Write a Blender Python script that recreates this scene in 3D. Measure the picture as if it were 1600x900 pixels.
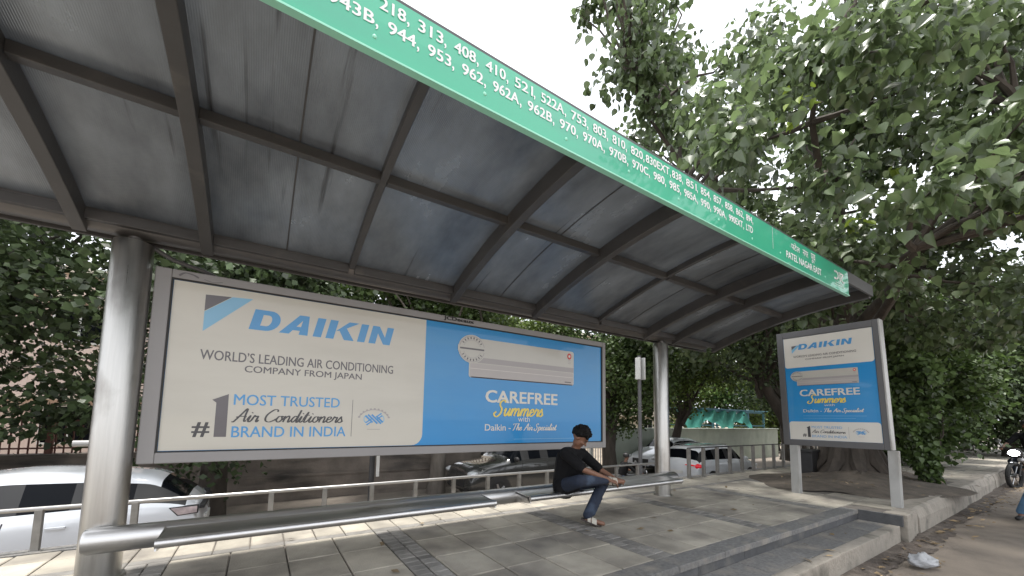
import bpy, bmesh, math, random
from mathutils import Vector, Matrix
import numpy as np
random.seed(7); rng = np.random.default_rng(7)
for o in list(bpy.data.objects): bpy.data.objects.remove(o)
S = bpy.context.scene
COL = S.collection
R = math.radians
# ------------------------------------------------------------------ camera
H = 1.35
FPX, PITCH, YAW, ROLL, PY = 602.76, .0898, .9954, .0177, 600.
_fl = Vector((math.cos(YAW), math.sin(YAW), 0)); _up = Vector((0, 0, 1)); _r = _fl.cross(_up)
_F = _fl*math.cos(PITCH)+_up*math.sin(PITCH); _U = _r.cross(_F)
_c, _s = math.cos(ROLL), math.sin(ROLL)
_rx = _c*_r+_s*_U; _ux = _c*_U-_s*_r
cam = bpy.data.cameras.new('camera'); camo = bpy.data.objects.new('camera', cam); COL.objects.link(camo)
M = Matrix((( _rx.x, _ux.x, -_F.x, 0), (_rx.y, _ux.y, -_F.y, 0), (_rx.z, _ux.z, -_F.z, H), (0, 0, 0, 1)))
camo.matrix_world = M
cam.sensor_fit = 'HORIZONTAL'; cam.sensor_width = 36.; cam.lens = FPX/1600*36
cam.shift_x = 0; cam.shift_y = (PY-450)/1600
cam.clip_start = .05; cam.clip_end = 3000
S.camera = camo
S.render.resolution_x, S.render.resolution_y = 1024, 576
# ------------------------------------------------------------------ world / sun
SUN_EL, SUN_AZ = R(87.5), R(100)
w = bpy.data.worlds.new('World'); S.world = w; w.use_nodes = True
nt = w.node_tree; nt.nodes.clear()
out = nt.nodes.new('ShaderNodeOutputWorld'); bg = nt.nodes.new('ShaderNodeBackground'); bg.inputs[1].default_value = .105
sky = nt.nodes.new('ShaderNodeTexSky'); sky.sky_type = 'NISHITA'; sky.sun_disc = False
sky.sun_elevation = SUN_EL; sky.sun_rotation = R(90)-SUN_AZ; sky.dust_density = 4; sky.air_density = 1.2
tc = nt.nodes.new('ShaderNodeTexCoord'); mp = nt.nodes.new('ShaderNodeMapping'); mp.inputs['Scale'].default_value = (1, 1, 2.4)
nz = nt.nodes.new('ShaderNodeTexNoise'); nz.inputs['Scale'].default_value = 2.2; nz.inputs['Detail'].default_value = 5
cr = nt.nodes.new('ShaderNodeValToRGB'); cr.color_ramp.elements[0].position = .34; cr.color_ramp.elements[0].color = (.72, .72, .72, 1)
cr.color_ramp.elements[1].position = .6; cr.color_ramp.elements[1].color = (1, 1, 1, 1)
mx = nt.nodes.new('ShaderNodeMixRGB'); mx.inputs['Color2'].default_value = (9.2, 9.45, 9.9, 1)
L = nt.links.new
L(tc.outputs['Generated'], mp.inputs[0]); L(mp.outputs[0], nz.inputs['Vector']); L(nz.outputs['Fac'], cr.inputs[0])
L(cr.outputs[0], mx.inputs['Fac']); L(sky.outputs[0], mx.inputs['Color1']); L(mx.outputs[0], bg.inputs[0]); L(bg.outputs[0], out.inputs[0])
sl = bpy.data.lights.new('sun', 'SUN'); sl.energy = 3.0; sl.angle = R(7); sl.color = (1, .965, .91)
so = bpy.data.objects.new('sun', sl); COL.objects.link(so)
_d = Vector((math.cos(SUN_EL)*math.cos(SUN_AZ), math.cos(SUN_EL)*math.sin(SUN_AZ), math.sin(SUN_EL)))
so.rotation_euler = _d.to_track_quat('Z', 'Y').to_euler(); so.location = (0, 0, 30)
vs = S.view_settings; vs.view_transform = 'Standard'; vs.look = 'None'; vs.gamma = 1; vs.exposure = 1.08; vs.use_curve_mapping = False

# ------------------------------------------------------------------ materials
def mat(name, col, rough=.6, metal=0., var=.15, scale=3., bump=0., bscale=30., spec=.5, stretch=(1, 1, 1), col2=None, island=0., transl=0., coord='Object', emit=None, coat=0., dirt=None):
    m = bpy.data.materials.new(name); m.use_nodes = True
    t = m.node_tree; n = t.nodes; l = t.links.new
    b = n['Principled BSDF']; o = n['Material Output']
    b.inputs['Roughness'].default_value = rough; b.inputs['Metallic'].default_value = metal
    b.inputs['Specular IOR Level'].default_value = spec
    if coat: b.inputs['Coat Weight'].default_value = coat
    c = n.new('ShaderNodeTexCoord'); mp = n.new('ShaderNodeMapping'); mp.inputs['Scale'].default_value = stretch
    l(c.outputs[coord], mp.inputs[0])
    z = n.new('ShaderNodeTexNoise'); z.inputs['Scale'].default_value = scale; z.inputs['Detail'].default_value = 6; z.inputs['Roughness'].default_value = .6
    l(mp.outputs[0], z.inputs['Vector'])
    if col2 is None: c1 = [x*(1-var) for x in col]; c2 = [min(1, x*(1+var)) for x in col]
    else: c1, c2 = col, col2
    rp = n.new('ShaderNodeValToRGB'); rp.color_ramp.elements[0].position = .3; rp.color_ramp.elements[1].position = .7
    rp.color_ramp.elements[0].color = (*c1, 1); rp.color_ramp.elements[1].color = (*c2, 1)
    l(z.outputs['Fac'], rp.inputs[0]); last = rp.outputs[0]
    if island:
        g = n.new('ShaderNodeNewGeometry'); mr = n.new('ShaderNodeMapRange'); mr.inputs['To Min'].default_value = 1-island; mr.inputs['To Max'].default_value = 1+island
        l(g.outputs['Random Per Island'], mr.inputs[0])
        mm = n.new('ShaderNodeMixRGB'); mm.blend_type = 'MULTIPLY'; mm.inputs['Fac'].default_value = 1
        cb = n.new('ShaderNodeCombineColor'); [l(mr.outputs[0], cb.inputs[i]) for i in range(3)]
        l(last, mm.inputs[1]); l(cb.outputs[0], mm.inputs[2]); last = mm.outputs[0]
    if dirt:
        dcol, dscale, lo, hi, dst = dirt
        mp2 = n.new('ShaderNodeMapping'); mp2.inputs['Scale'].default_value = dst; l(c.outputs[coord], mp2.inputs[0])
        z2 = n.new('ShaderNodeTexNoise'); z2.inputs['Scale'].default_value = dscale; z2.inputs['Detail'].default_value = 8; l(mp2.outputs[0], z2.inputs['Vector'])
        m2 = n.new('ShaderNodeMapRange'); m2.inputs['From Min'].default_value = lo; m2.inputs['From Max'].default_value = hi; l(z2.outputs['Fac'], m2.inputs[0])
        mm = n.new('ShaderNodeMixRGB'); mm.inputs[2].default_value = (*dcol, 1); l(m2.outputs[0], mm.inputs['Fac']); l(last, mm.inputs[1]); last = mm.outputs[0]
    l(last, b.inputs['Base Color'])
    rr = n.new('ShaderNodeMapRange'); rr.inputs['To Min'].default_value = max(.02, rough-.08); rr.inputs['To Max'].default_value = min(1, rough+.1)
    l(z.outputs['Fac'], rr.inputs[0]); l(rr.outputs[0], b.inputs['Roughness'])
    if bump:
        zb = n.new('ShaderNodeTexNoise'); zb.inputs['Scale'].default_value = bscale; zb.inputs['Detail'].default_value = 6; l(mp.outputs[0], zb.inputs['Vector'])
        bp = n.new('ShaderNodeBump'); bp.inputs['Strength'].default_value = bump; bp.inputs['Distance'].default_value = .02
        l(zb.outputs['Fac'], bp.inputs['Height']); l(bp.outputs[0], b.inputs['Normal'])
    if emit: b.inputs['Emission Color'].default_value = (*emit[0], 1); b.inputs['Emission Strength'].default_value = emit[1]
    if transl:
        tr = n.new('ShaderNodeBsdfTranslucent'); l(last, tr.inputs[0])
        mxs = n.new('ShaderNodeMixShader'); mxs.inputs[0].default_value = transl
        l(b.outputs[0], mxs.inputs[1]); l(tr.outputs[0], mxs.inputs[2]); l(mxs.outputs[0], o.inputs[0])
    return m

MT = dict(
 steel=mat('brushed_steel', (.46, .45, .43), .3, 1, .12, 4, .12, 60, stretch=(6, 6, .25), dirt=((.2, .18, .16), 3, .58, .8, (1, 1, .5))),
 steelx=mat('brushed_steel_tube', (.6, .59, .58), .36, 1, .1, 4, .06, 50, stretch=(.25, 6, 6), dirt=((.22, .19, .16), 2.5, .6, .8, (.6, 1, 1))),
 beam=mat('weathered_beam_steel', (.15, .142, .138), .36, .7, .12, 2, .1, 40, stretch=(.3, 4, 4)),
 rib=mat('dark_grey_rib_paint', (.085, .083, .084), .42, .25, .12, 2.5, .05, 50, dirt=((.15, .14, .13), 3, .6, .8, (1, 1, 1))),
 panel=None,
 green=mat('green_fascia_vinyl', (.045, .42, .25), .3, 0, .05, 1.2, coat=.6, dirt=((.06, .34, .23), 1.6, .5, .8, (.5, 1, 2))),
 greenlip=mat('green_fascia_edge', (.3, .68, .52), .35, 0, .06, 3),  # paler green paints in the light reflected along the lip
 white=mat('white_lettering', (.8, .8, .8), .5, var=.04),
 frame=mat('grey_frame_paint', (.28, .27, .268), .45, .2, .06, 1.5, dirt=((.26, .25, .24), 2, .58, .8, (1, 1, 1))),
 signframe=mat('charcoal_frame_paint', (.12, .12, .125), .45, .2, .08, 1.5),
 signedge=mat('pale_grey_metal', (.42, .42, .41), .45, .3, .1, 3, dirt=((.3, .29, .27), 4, .55, .75, (1, 1, .4))),
 gasket=mat('black_gasket', (.02, .02, .02), .6),
 cream=mat('poster_cream_print', (.58, .555, .49), .3, 0, .025, 1.2, coat=.4, dirt=((.5, .475, .415), 1.4, .5, .85, (.5, 1, 2))),
 blue=mat('poster_blue_print', (.015, .245, .57), .3, 0, .05, .9, coat=.4, dirt=((.04, .27, .56), 1.4, .5, .85, (.5, 1, 2))),
 lightblue=mat('poster_light_blue_print', (.22, .47, .68), .3, 0, .04, 2, coat=.2),
 logoblue=mat('poster_logo_blue_print', (.08, .31, .62), .3, 0, .04, 2, coat=.2),
 inkgrey=mat('poster_grey_ink', (.13, .12, .13), .35, 0, .05, 2, coat=.2),
 inkblack=mat('poster_dark_ink', (.06, .06, .065), .35, 0, .05, 2, coat=.2),
 yellow=mat('poster_yellow_ink', (.78, .6, .1), .35, 0, .04, 2, coat=.2),
 pwhite=mat('poster_white_print', (.66, .64, .59), .3, 0, .02, 2, coat=.2),
 acwhite=mat('poster_soft_white_print', (.5, .485, .44), .3, 0, .05, 1, coat=.5),
 acgrey=mat('poster_grey_print', (.36, .335, .335), .3, 0, .03, 2, coat=.2),
 acgrey2=mat('poster_mid_grey_print', (.43, .4, .39), .3, 0, .03, 2, coat=.2),
 red=mat('poster_red_ink', (.6, .06, .06), .4),
 tile=mat('paving_stone', (.345, .315, .262), .72, 0, .24, 2.2, .25, 60, island=.13, dirt=((.15, .135, .12), 1.6, .47, .72, (1, 1, 1))),
 darkpaver=mat('dark_small_paver', (.2, .19, .175), .8, 0, .25, 5, .3, 60, island=.22),
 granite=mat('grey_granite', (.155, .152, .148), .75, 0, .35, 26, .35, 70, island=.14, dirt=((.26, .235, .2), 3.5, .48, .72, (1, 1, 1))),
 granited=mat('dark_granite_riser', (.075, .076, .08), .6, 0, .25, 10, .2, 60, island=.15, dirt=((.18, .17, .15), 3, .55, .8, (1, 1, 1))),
 concrete=mat('worn_kerb_concrete', (.3, .27, .23), .85, 0, .2, 3, .6, 25, dirt=((.13, .12, .1), 3, .5, .72, (1, 1, 1))),
 joint=mat('joint_sand', (.14, .125, .11), .95, 0, .3, 8),
 asphalt=mat('dusty_asphalt', (.17, .142, .115), .9, 0, .25, 3, .5, 90, dirt=((.24, .2, .16), .9, .42, .7, (1, .6, 1))),
 gutter=mat('gutter_dirt', (.085, .068, .056), .95, 0, .4, 9, .9, 40, dirt=((.17, .145, .12), 5, .52, .7, (1, 1, 1))),
 service=mat('service_road_dust', (.22, .19, .16), .95, 0, .25, 1.5, .4, 40),
 ground=mat('dry_earth', (.25, .21, .165), .95, 0, .3, .8, .3, 10),
 dirt=mat('tree_pit_soil', (.1, .082, .065), .97, 0, .4, 4, .9, 25),
 bark=mat('grey_brown_bark', (.07, .058, .048), .9, 0, .4, 6, .9, 18, stretch=(1, 1, .3)),
 barkp=mat('pale_bark', (.16, .14, .12), .9, 0, .3, 6, .6, 18, stretch=(1, 1, .3)),
 leaf=mat('heart_leaf', (.115, .16, .07), .33, 0, .35, .9, island=.5, transl=.45, spec=.9),
 leafy=mat('young_yellow_leaf', (.24, .33, .05), .45, 0, .2, 2, island=.25, transl=.3),
 leaf2=mat('dark_tree_leaf', (.06, .09, .036), .45, 0, .35, .7, island=.6, transl=.25),  # deep tone also carries the shade within dense canopies
 leaf3=mat('bright_tree_leaf', (.12, .17, .04), .45, 0, .35, .6, island=.6, transl=.4),  # brighter tone also carries daylight on the lit leaves
 leaf4=mat('mid_tree_leaf', (.08, .125, .038), .45, 0, .4, .6, island=.6, transl=.35),
 oldwall=mat('stained_retaining_wall', (.2, .17, .145), .9, 0, .3, 1.6, .4, 15, dirt=((.06, .055, .05), 1.2, .5, .7, (.5, 1, 2.2))),
 greenwall=mat('pale_green_plaster', (.5, .55, .48), .85, 0, .12, 1.2, .1, 20, dirt=((.36, .41, .35), 1.2, .5, .75, (1, 1, .5))),
 pink=mat('pale_pink_plaster', (.62, .5, .44), .85, 0, .1, .6),
 creamw=mat('cream_plaster', (.6, .54, .44), .85, 0, .1, .6),
 rust=mat('rust_red_iron', (.16, .07, .055), .7, .2, .25, 5),
 iron=mat('dark_iron', (.05, .05, .052), .5, .4, .2, 5),
 whiteiron=mat('white_painted_iron', (.6, .6, .57), .5, .1, .1, 4),
 rail=mat('worn_stainless_rail', (.36, .35, .34), .35, .9, .12, 5),
 railpost=mat('dull_metal_post', (.24, .23, .215), .55, .5, .2, 8),
 carw=mat('white_car_paint', (.7, .72, .75), .16, 0, .03, 1, coat=.8),
 card=mat('dark_grey_car_paint', (.055, .056, .055), .2, .4, .05, 1, coat=.8),
 glass=mat('dark_car_glass', (.005, .006, .008), .05, 0, .1, 1, spec=.1),
 tyre=mat('tyre_rubber', (.02, .02, .02), .8),
 alloy=mat('alloy_rim', (.4, .4, .41), .3, .9, .1, 4),
 black=mat('black_plastic', (.02, .02, .021), .55),
 lamp=mat('clear_lamp', (.6, .62, .64), .08, .2, .05, 3, coat=.6),
 taillamp=mat('red_lamp', (.7, .015, .03), .2, 0, .05, 3, coat=.6, emit=((1, .02, .04), .1)),
 taillamp2=mat('dull_red_lamp', (.48, .4, .4), .15, 0, .3, 9, coat=.6),
 headglow=mat('lit_headlight', (.9, .9, 1), .2, emit=((.9, .92, 1), 14)),
 skin=mat('brown_skin', (.19, .095, .06), .5, 0, .1, 8),
 hair=mat('black_hair', (.005, .0045, .0045), .6, 0, .3, 30, .5, 80, spec=.2),
 shirt=mat('black_shirt', (.009, .009, .01), .9, 0, .3, 9, 1., 11, spec=.2),
 jeans=mat('blue_denim', (.017, .025, .046), .85, 0, .3, 9, .4, 40, dirt=((.07, .1, .15), 4, .56, .75, (1, 1, 1))),
 jeansp=mat('light_blue_denim', (.1, .2, .33), .85, 0, .2, 9, .4, 40),
 sole=mat('dark_sole', (.05, .04, .035), .8),
 strap=mat('cream_strap', (.45, .42, .36), .7, 0, .12, 9, .2, 30),
 eye=mat('eye_white', (.2, .18, .16), .5), lips=mat('lip_skin', (.17, .06, .05), .5),
 bag=mat('crumpled_clear_plastic', (.55, .56, .58), .2, 0, .15, 12, .8, 14, transl=.4),
 teal=mat('teal_net', (.1, .42, .36), .7, 0, .2, 3, transl=.3),
 bluepaint=mat('blue_steel_paint', (.16, .36, .48), .5, .1, .15, 3),
 tan=mat('tan_pole_paint', (.4, .33, .2), .7, 0, .2, 3),
 plate=mat('white_sign_plate', (.68, .68, .66), .5, .1, .06, 4),
 drygrey=mat('fallen_leaf', (.22, .16, .09), .8, 0, .3, 5, island=.5),
)
# twin-wall polycarbonate roofing: grey sheet that lets some daylight through, fine flutes along the ribs
def panel_mat():
    m = mat('fluted_grey_polycarbonate', (.15, .165, .185), .24, .45, .2, 1.3, stretch=(1.4, .6, 1), transl=.24, spec=.9, col2=(.36, .39, .42), dirt=((.07, .07, .075), 1.2, .64, .75, (9, .4, 1)))  # large pale blotches in the colour stand for soft reflections
    t = m.node_tree; n = t.nodes; l = t.links.new; b = n['Principled BSDF']
    c = n['Texture Coordinate'] if 'Texture Coordinate' in n else n.new('ShaderNodeTexCoord')
    wv = n.new('ShaderNodeTexWave'); wv.wave_type = 'BANDS'; wv.bands_direction = 'X'; wv.inputs['Scale'].default_value = 26; wv.inputs['Distortion'].default_value = .15
    bp = n.new('ShaderNodeBump'); bp.inputs['Strength'].default_value = .25; bp.inputs['Distance'].default_value = .004
    l(c.outputs['Object'], wv.inputs['Vector']); l(wv.outputs['Fac'], bp.inputs['Height']); l(bp.outputs[0], b.inputs['Normal'])
    return m
MT['panel'] = panel_mat()

# ------------------------------------------------------------------ helpers
def tag(o, label=None, cat=None, group=None, kind=None):
    if label: o['label'] = label
    if cat: o['category'] = cat
    if group: o['group'] = group
    if kind: o['kind'] = kind
    return o
def thing(name, loc, label, cat, group=None, rz=0):
    o = bpy.data.objects.new(name, None); COL.objects.link(o); o.location = loc; o.rotation_euler = (0, 0, rz)
    o.empty_display_size = .1
    return tag(o, label, cat, group)
class MB:
    """collects shapes for ONE mesh"""
    def __init__(s): s.v = []; s.f = []; s.mi = []; s.cur = 0
    def add(s, v, f):
        k = len(s.v); s.v += [tuple(p) for p in v]; s.f += [tuple(i+k for i in q) for q in f]; s.mi += [s.cur]*len(f); return s
    def box(s, a, b, ch=0.):
        x0, y0, z0 = a; x1, y1, z1 = b
        if ch <= 0:
            return s.add([(x0,y0,z0),(x1,y0,z0),(x1,y1,z0),(x0,y1,z0),(x0,y0,z1),(x1,y0,z1),(x1,y1,z1),(x0,y1,z1)],
                         [(0,3,2,1),(4,5,6,7),(0,1,5,4),(1,2,6,5),(2,3,7,6),(3,0,4,7)])
        bm = bmesh.new(); vs_ = [bm.verts.new(p) for p in [(x0,y0,z0),(x1,y0,z0),(x1,y1,z0),(x0,y1,z0),(x0,y0,z1),(x1,y0,z1),(x1,y1,z1),(x0,y1,z1)]]
        for q in [(0,3,2,1),(4,5,6,7),(0,1,5,4),(1,2,6,5),(2,3,7,6),(3,0,4,7)]: bm.faces.new([vs_[i] for i in q])
        bmesh.ops.bevel(bm, geom=bm.edges[:], offset=ch, segments=2, affect='EDGES', profile=.7)
        bm.verts.index_update(); s.add([v.co[:] for v in bm.verts], [[v.index for v in f.verts] for f in bm.faces]); bm.free(); return s
    def tube(s, pts, rad, n=12, cap=True, flat=None):
        pts = [Vector(p) for p in pts]; rads = rad if isinstance(rad, (list, tuple)) else [rad]*len(pts)
        k = len(s.v); u = None
        for i, p in enumerate(pts):
            t = (pts[min(i+1, len(pts)-1)]-pts[max(i-1, 0)]).normalized()
            if u is None:
                u = t.cross(Vector((0, 0, 1)))
                if u.length < 1e-3: u = Vector((1, 0, 0))
            u = (u-t*u.dot(t)).normalized(); w_ = t.cross(u)
            for j in range(n):
                a = 2*math.pi*j/n; s.v.append(tuple(p+(u*math.cos(a)+w_*math.sin(a))*rads[i]))
        for i in range(len(pts)-1):
            for j in range(n): s.f.append((k+i*n+j, k+i*n+(j+1) % n, k+(i+1)*n+(j+1) % n, k+(i+1)*n+j)); s.mi.append(s.cur)
        if cap:
            s.f.append(tuple(k+j for j in range(n))[::-1]); s.f.append(tuple(k+(len(pts)-1)*n+j for j in range(n))); s.mi += [s.cur]*2
        return s
    def prism(s, poly, axis, a, b):
        """poly: 2-D points in the two other axes (xyz order), extruded a..b along axis"""
        n = len(poly); vv = []
        for c in (a, b):
            for p, q in poly: vv.append((c, p, q) if axis == 0 else (p, c, q) if axis == 1 else (p, q, c))
        return s.add(vv, [tuple(range(n))[::-1], tuple(range(n, 2*n))]+[(i, (i+1) % n, n+(i+1) % n, n+i) for i in range(n)])
    def ball(s, c, r, nu=14, nv=9, M=None):
        rr = r if isinstance(r, (tuple, list)) else (r, r, r); vv = []; ff = []
        for i in range(nv+1):
            th = math.pi*i/nv
            for j in range(nu):
                a = 2*math.pi*j/nu; p = Vector((rr[0]*math.sin(th)*math.cos(a), rr[1]*math.sin(th)*math.sin(a), rr[2]*math.cos(th)))
                if M: p = M @ p
                vv.append(tuple(p+Vector(c)))
        for i in range(nv):
            for j in range(nu): ff.append((i*nu+j, (i+1)*nu+j, (i+1)*nu+(j+1) % nu, i*nu+(j+1) % nu))
        return s.add(vv, ff)
    def cap(s, p0, p1, r0, r1, n=12):
        """closed tapered capsule"""
        p0, p1 = Vector(p0), Vector(p1); d = (p1-p0); Ln = max(d.length, 1e-4); d = d/Ln
        P = []; Rr = []
        for a in (85, 55, 25, 0): P.append(p0-d*r0*math.sin(R(a))); Rr.append(r0*math.cos(R(a)))
        for a in (0, 25, 55, 85): P.append(p1+d*r1*math.sin(R(a))); Rr.append(r1*math.cos(R(a)))
        return s.tube(P, Rr, n)
    def mesh(s, name):
        me = bpy.data.meshes.new(name); me.from_pydata(s.v, [], s.f); me.update(); return me
    def build(s, name, m, parent=None, smooth=False, loc=None, fix=True, bevel=0, ang=40):
        me = s.mesh(name)
        ms = m if isinstance(m, (list, tuple)) else [m]
        for q in ms: me.materials.append(q)
        if len(ms) > 1: me.polygons.foreach_set('material_index', s.mi)
        if fix:
            bm = bmesh.new(); bm.from_mesh(me); bmesh.ops.recalc_face_normals(bm, faces=bm.faces[:]); bm.to_mesh(me); bm.free()
        if smooth:
            me.polygons.foreach_set('use_smooth', [True]*len(me.polygons)); me.set_sharp_from_angle(angle=R(ang))
        o = bpy.data.objects.new(name, me); COL.objects.link(o)
        if parent: o.parent = parent
        if loc: o.location = loc
        if bevel:
            bv = o.modifiers.new('bevel', 'BEVEL'); bv.width = bevel; bv.segments = 2; bv.limit_method = 'ANGLE'; bv.angle_limit = R(40)
        return o
def eval_mesh(o):
    dg = bpy.context.evaluated_depsgraph_get(); return bpy.data.meshes.new_from_object(o.evaluated_get(dg))
def remeshed(mb, name, m, parent, vox=.012, smooth=4):
    me = mb.mesh(name); o = bpy.data.objects.new('tmp', me); COL.objects.link(o)
    rm = o.modifiers.new('r', 'REMESH'); rm.mode = 'VOXEL'; rm.voxel_size = vox; rm.use_smooth_shade = True
    sm = o.modifiers.new('s', 'SMOOTH'); sm.iterations = smooth; sm.factor = .5
    ev = eval_mesh(o); bpy.data.objects.remove(o); ev.name = name; ev.materials.clear()
    for q in (m if isinstance(m, (list, tuple)) else [m]): ev.materials.append(q)
    o = bpy.data.objects.new(name, ev); COL.objects.link(o)
    if parent: o.parent = parent
    return o
def copy_tree(o, parent=None):
    c = o.copy(); COL.objects.link(c)
    if parent: c.parent = parent
    for ch in list(o.children): copy_tree(ch, c)
    return c
_tc = {}
def text2d(s, bold=0.):
    """flat lettering: vertices normalised to the cap height, and faces"""
    key = (s, bold)
    if key in _tc: return _tc[key]
    cu = bpy.data.curves.new('t', 'FONT'); cu.body = s; cu.size = 1; cu.offset = bold; cu.resolution_u = 3
    o = bpy.data.objects.new('t', cu); COL.objects.link(o); me = eval_mesh(o)
    v = np.array([p.co[:2] for p in me.vertices]) if len(me.vertices) else np.zeros((0, 2)); f = [tuple(p.vertices) for p in me.polygons]
    bpy.data.objects.remove(o); bpy.data.curves.remove(cu); bpy.data.meshes.remove(me)
    _tc[key] = (v, f); return v, f
class Art:
    """flat print on a panel: u to the right, v up, layers a few mm proud of each other"""
    def __init__(s, mp): s.mb = MB(); s.mats = []; s.mp = mp; s.layer = 1
    def m(s, k):
        if k not in s.mats: s.mats.append(k)
        s.mb.cur = s.mats.index(k)
    def poly(s, pts, k, lay=1):
        s.m(k); s.mb.add([s.mp(u, v, lay) for u, v in pts], [tuple(range(len(pts)))])
    def rect(s, u0, v0, u1, v1, k, lay=1, rad=0, corners='abcd'):
        if not rad: return s.poly([(u0, v0), (u1, v0), (u1, v1), (u0, v1)], k, lay)
        pts = []
        for cx, cy, a0, nm in ((u0+rad, v0+rad, 180, 'a'), (u1-rad, v0+rad, 270, 'b'), (u1-rad, v1-rad, 0, 'c'), (u0+rad, v1-rad, 90, 'd')):
            if nm in corners: pts += [(cx+rad*math.cos(R(a0+t)), cy+rad*math.sin(R(a0+t))) for t in range(0, 91, 15)]
            else: pts.append({'a': (u0, v0), 'b': (u1, v0), 'c': (u1, v1), 'd': (u0, v1)}[nm])
        s.poly(pts, k, lay)
    def text(s, t, u0, u1, v0, v1, k, lay=2, bold=0., shear=0.):
        v, f = text2d(t, 0)
        if not len(v): return
        s.m(k); mn, mxx = v.min(0), v.max(0); q = (v-mn)/(mxx-mn)
        h = v1-v0; sh = shear*h; bd = bold*1.1*h
        # heavier weight: the same outlines struck again a hair to each side
        for i, (du, dv) in enumerate(((0, 0), (-1, .5), (1, -.5), (-1, -.5), (1, .5))[:5 if bold else 1]):
            s.mb.add([s.mp(u0+bd+a*(u1-u0-sh-2*bd)+b*sh+du*bd, v0+bd*.5+b*(h-bd)+dv*bd, lay+.12*i) for a, b in q], f)
    def ring(s, cu, cv, ru, rv, t, k, lay=2, a0=0, a1=360, n=32):
        s.m(k); vv = []; ff = []
        for i in range(n+1):
            a = R(a0+(a1-a0)*i/n)
            for r_ in (1, 1-t): vv.append(s.mp(cu+ru*r_*math.cos(a), cv+rv*r_*math.sin(a), lay))
        for i in range(n): ff.append((2*i, 2*i+1, 2*i+3, 2*i+2))
        s.mb.add(vv, ff)
    def disc(s, cu, cv, ru, rv, k, lay=2, n=28): s.poly([(cu+ru*math.cos(2*math.pi*i/n), cv+rv*math.sin(2*math.pi*i/n)) for i in range(n)], k, lay)
    def stroke(s, pts, wd, k, lay=3):
        """pen stroke, smoothed, thicker on the downstrokes"""
        P = [np.array(p, float) for p in pts]
        if len(P) > 2:
            Q = [2*P[0]-P[1]]+P+[2*P[-1]-P[-2]]; o = []
            for i in range(1, len(Q)-2):
                for t in np.linspace(0, 1, 7, endpoint=False):
                    a, b, c, d = Q[i-1:i+3]; o.append(.5*((2*b)+(-a+c)*t+(2*a-5*b+4*c-d)*t*t+(-a+3*b-3*c+d)*t**3))
            o.append(P[-1]); P = o
        s.m(k); vv = []; ff = []; s.ns = (getattr(s, 'ns', 0)+1) % 9; lay = lay+.09*s.ns
        for i, p in enumerate(P):
            d = P[min(i+1, len(P)-1)]-P[max(i-1, 0)]; L_ = np.hypot(*d)+1e-9; d = d/L_; nn = np.array([-d[1], d[0]])
            wv = wd*(.42+.58*abs(d[1]))*.5
            for sg in (1, -1): q = p+nn*wv*sg; vv.append(s.mp(q[0], q[1], lay+.05*i/len(P)))
        for i in range(len(P)-1): ff.append((2*i, 2*i+1, 2*i+3, 2*i+2))
        s.mb.add(vv, ff)
    def build(s, name, parent): return s.mb.build(name, [MT[k] for k in s.mats], parent, fix=False)
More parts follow.
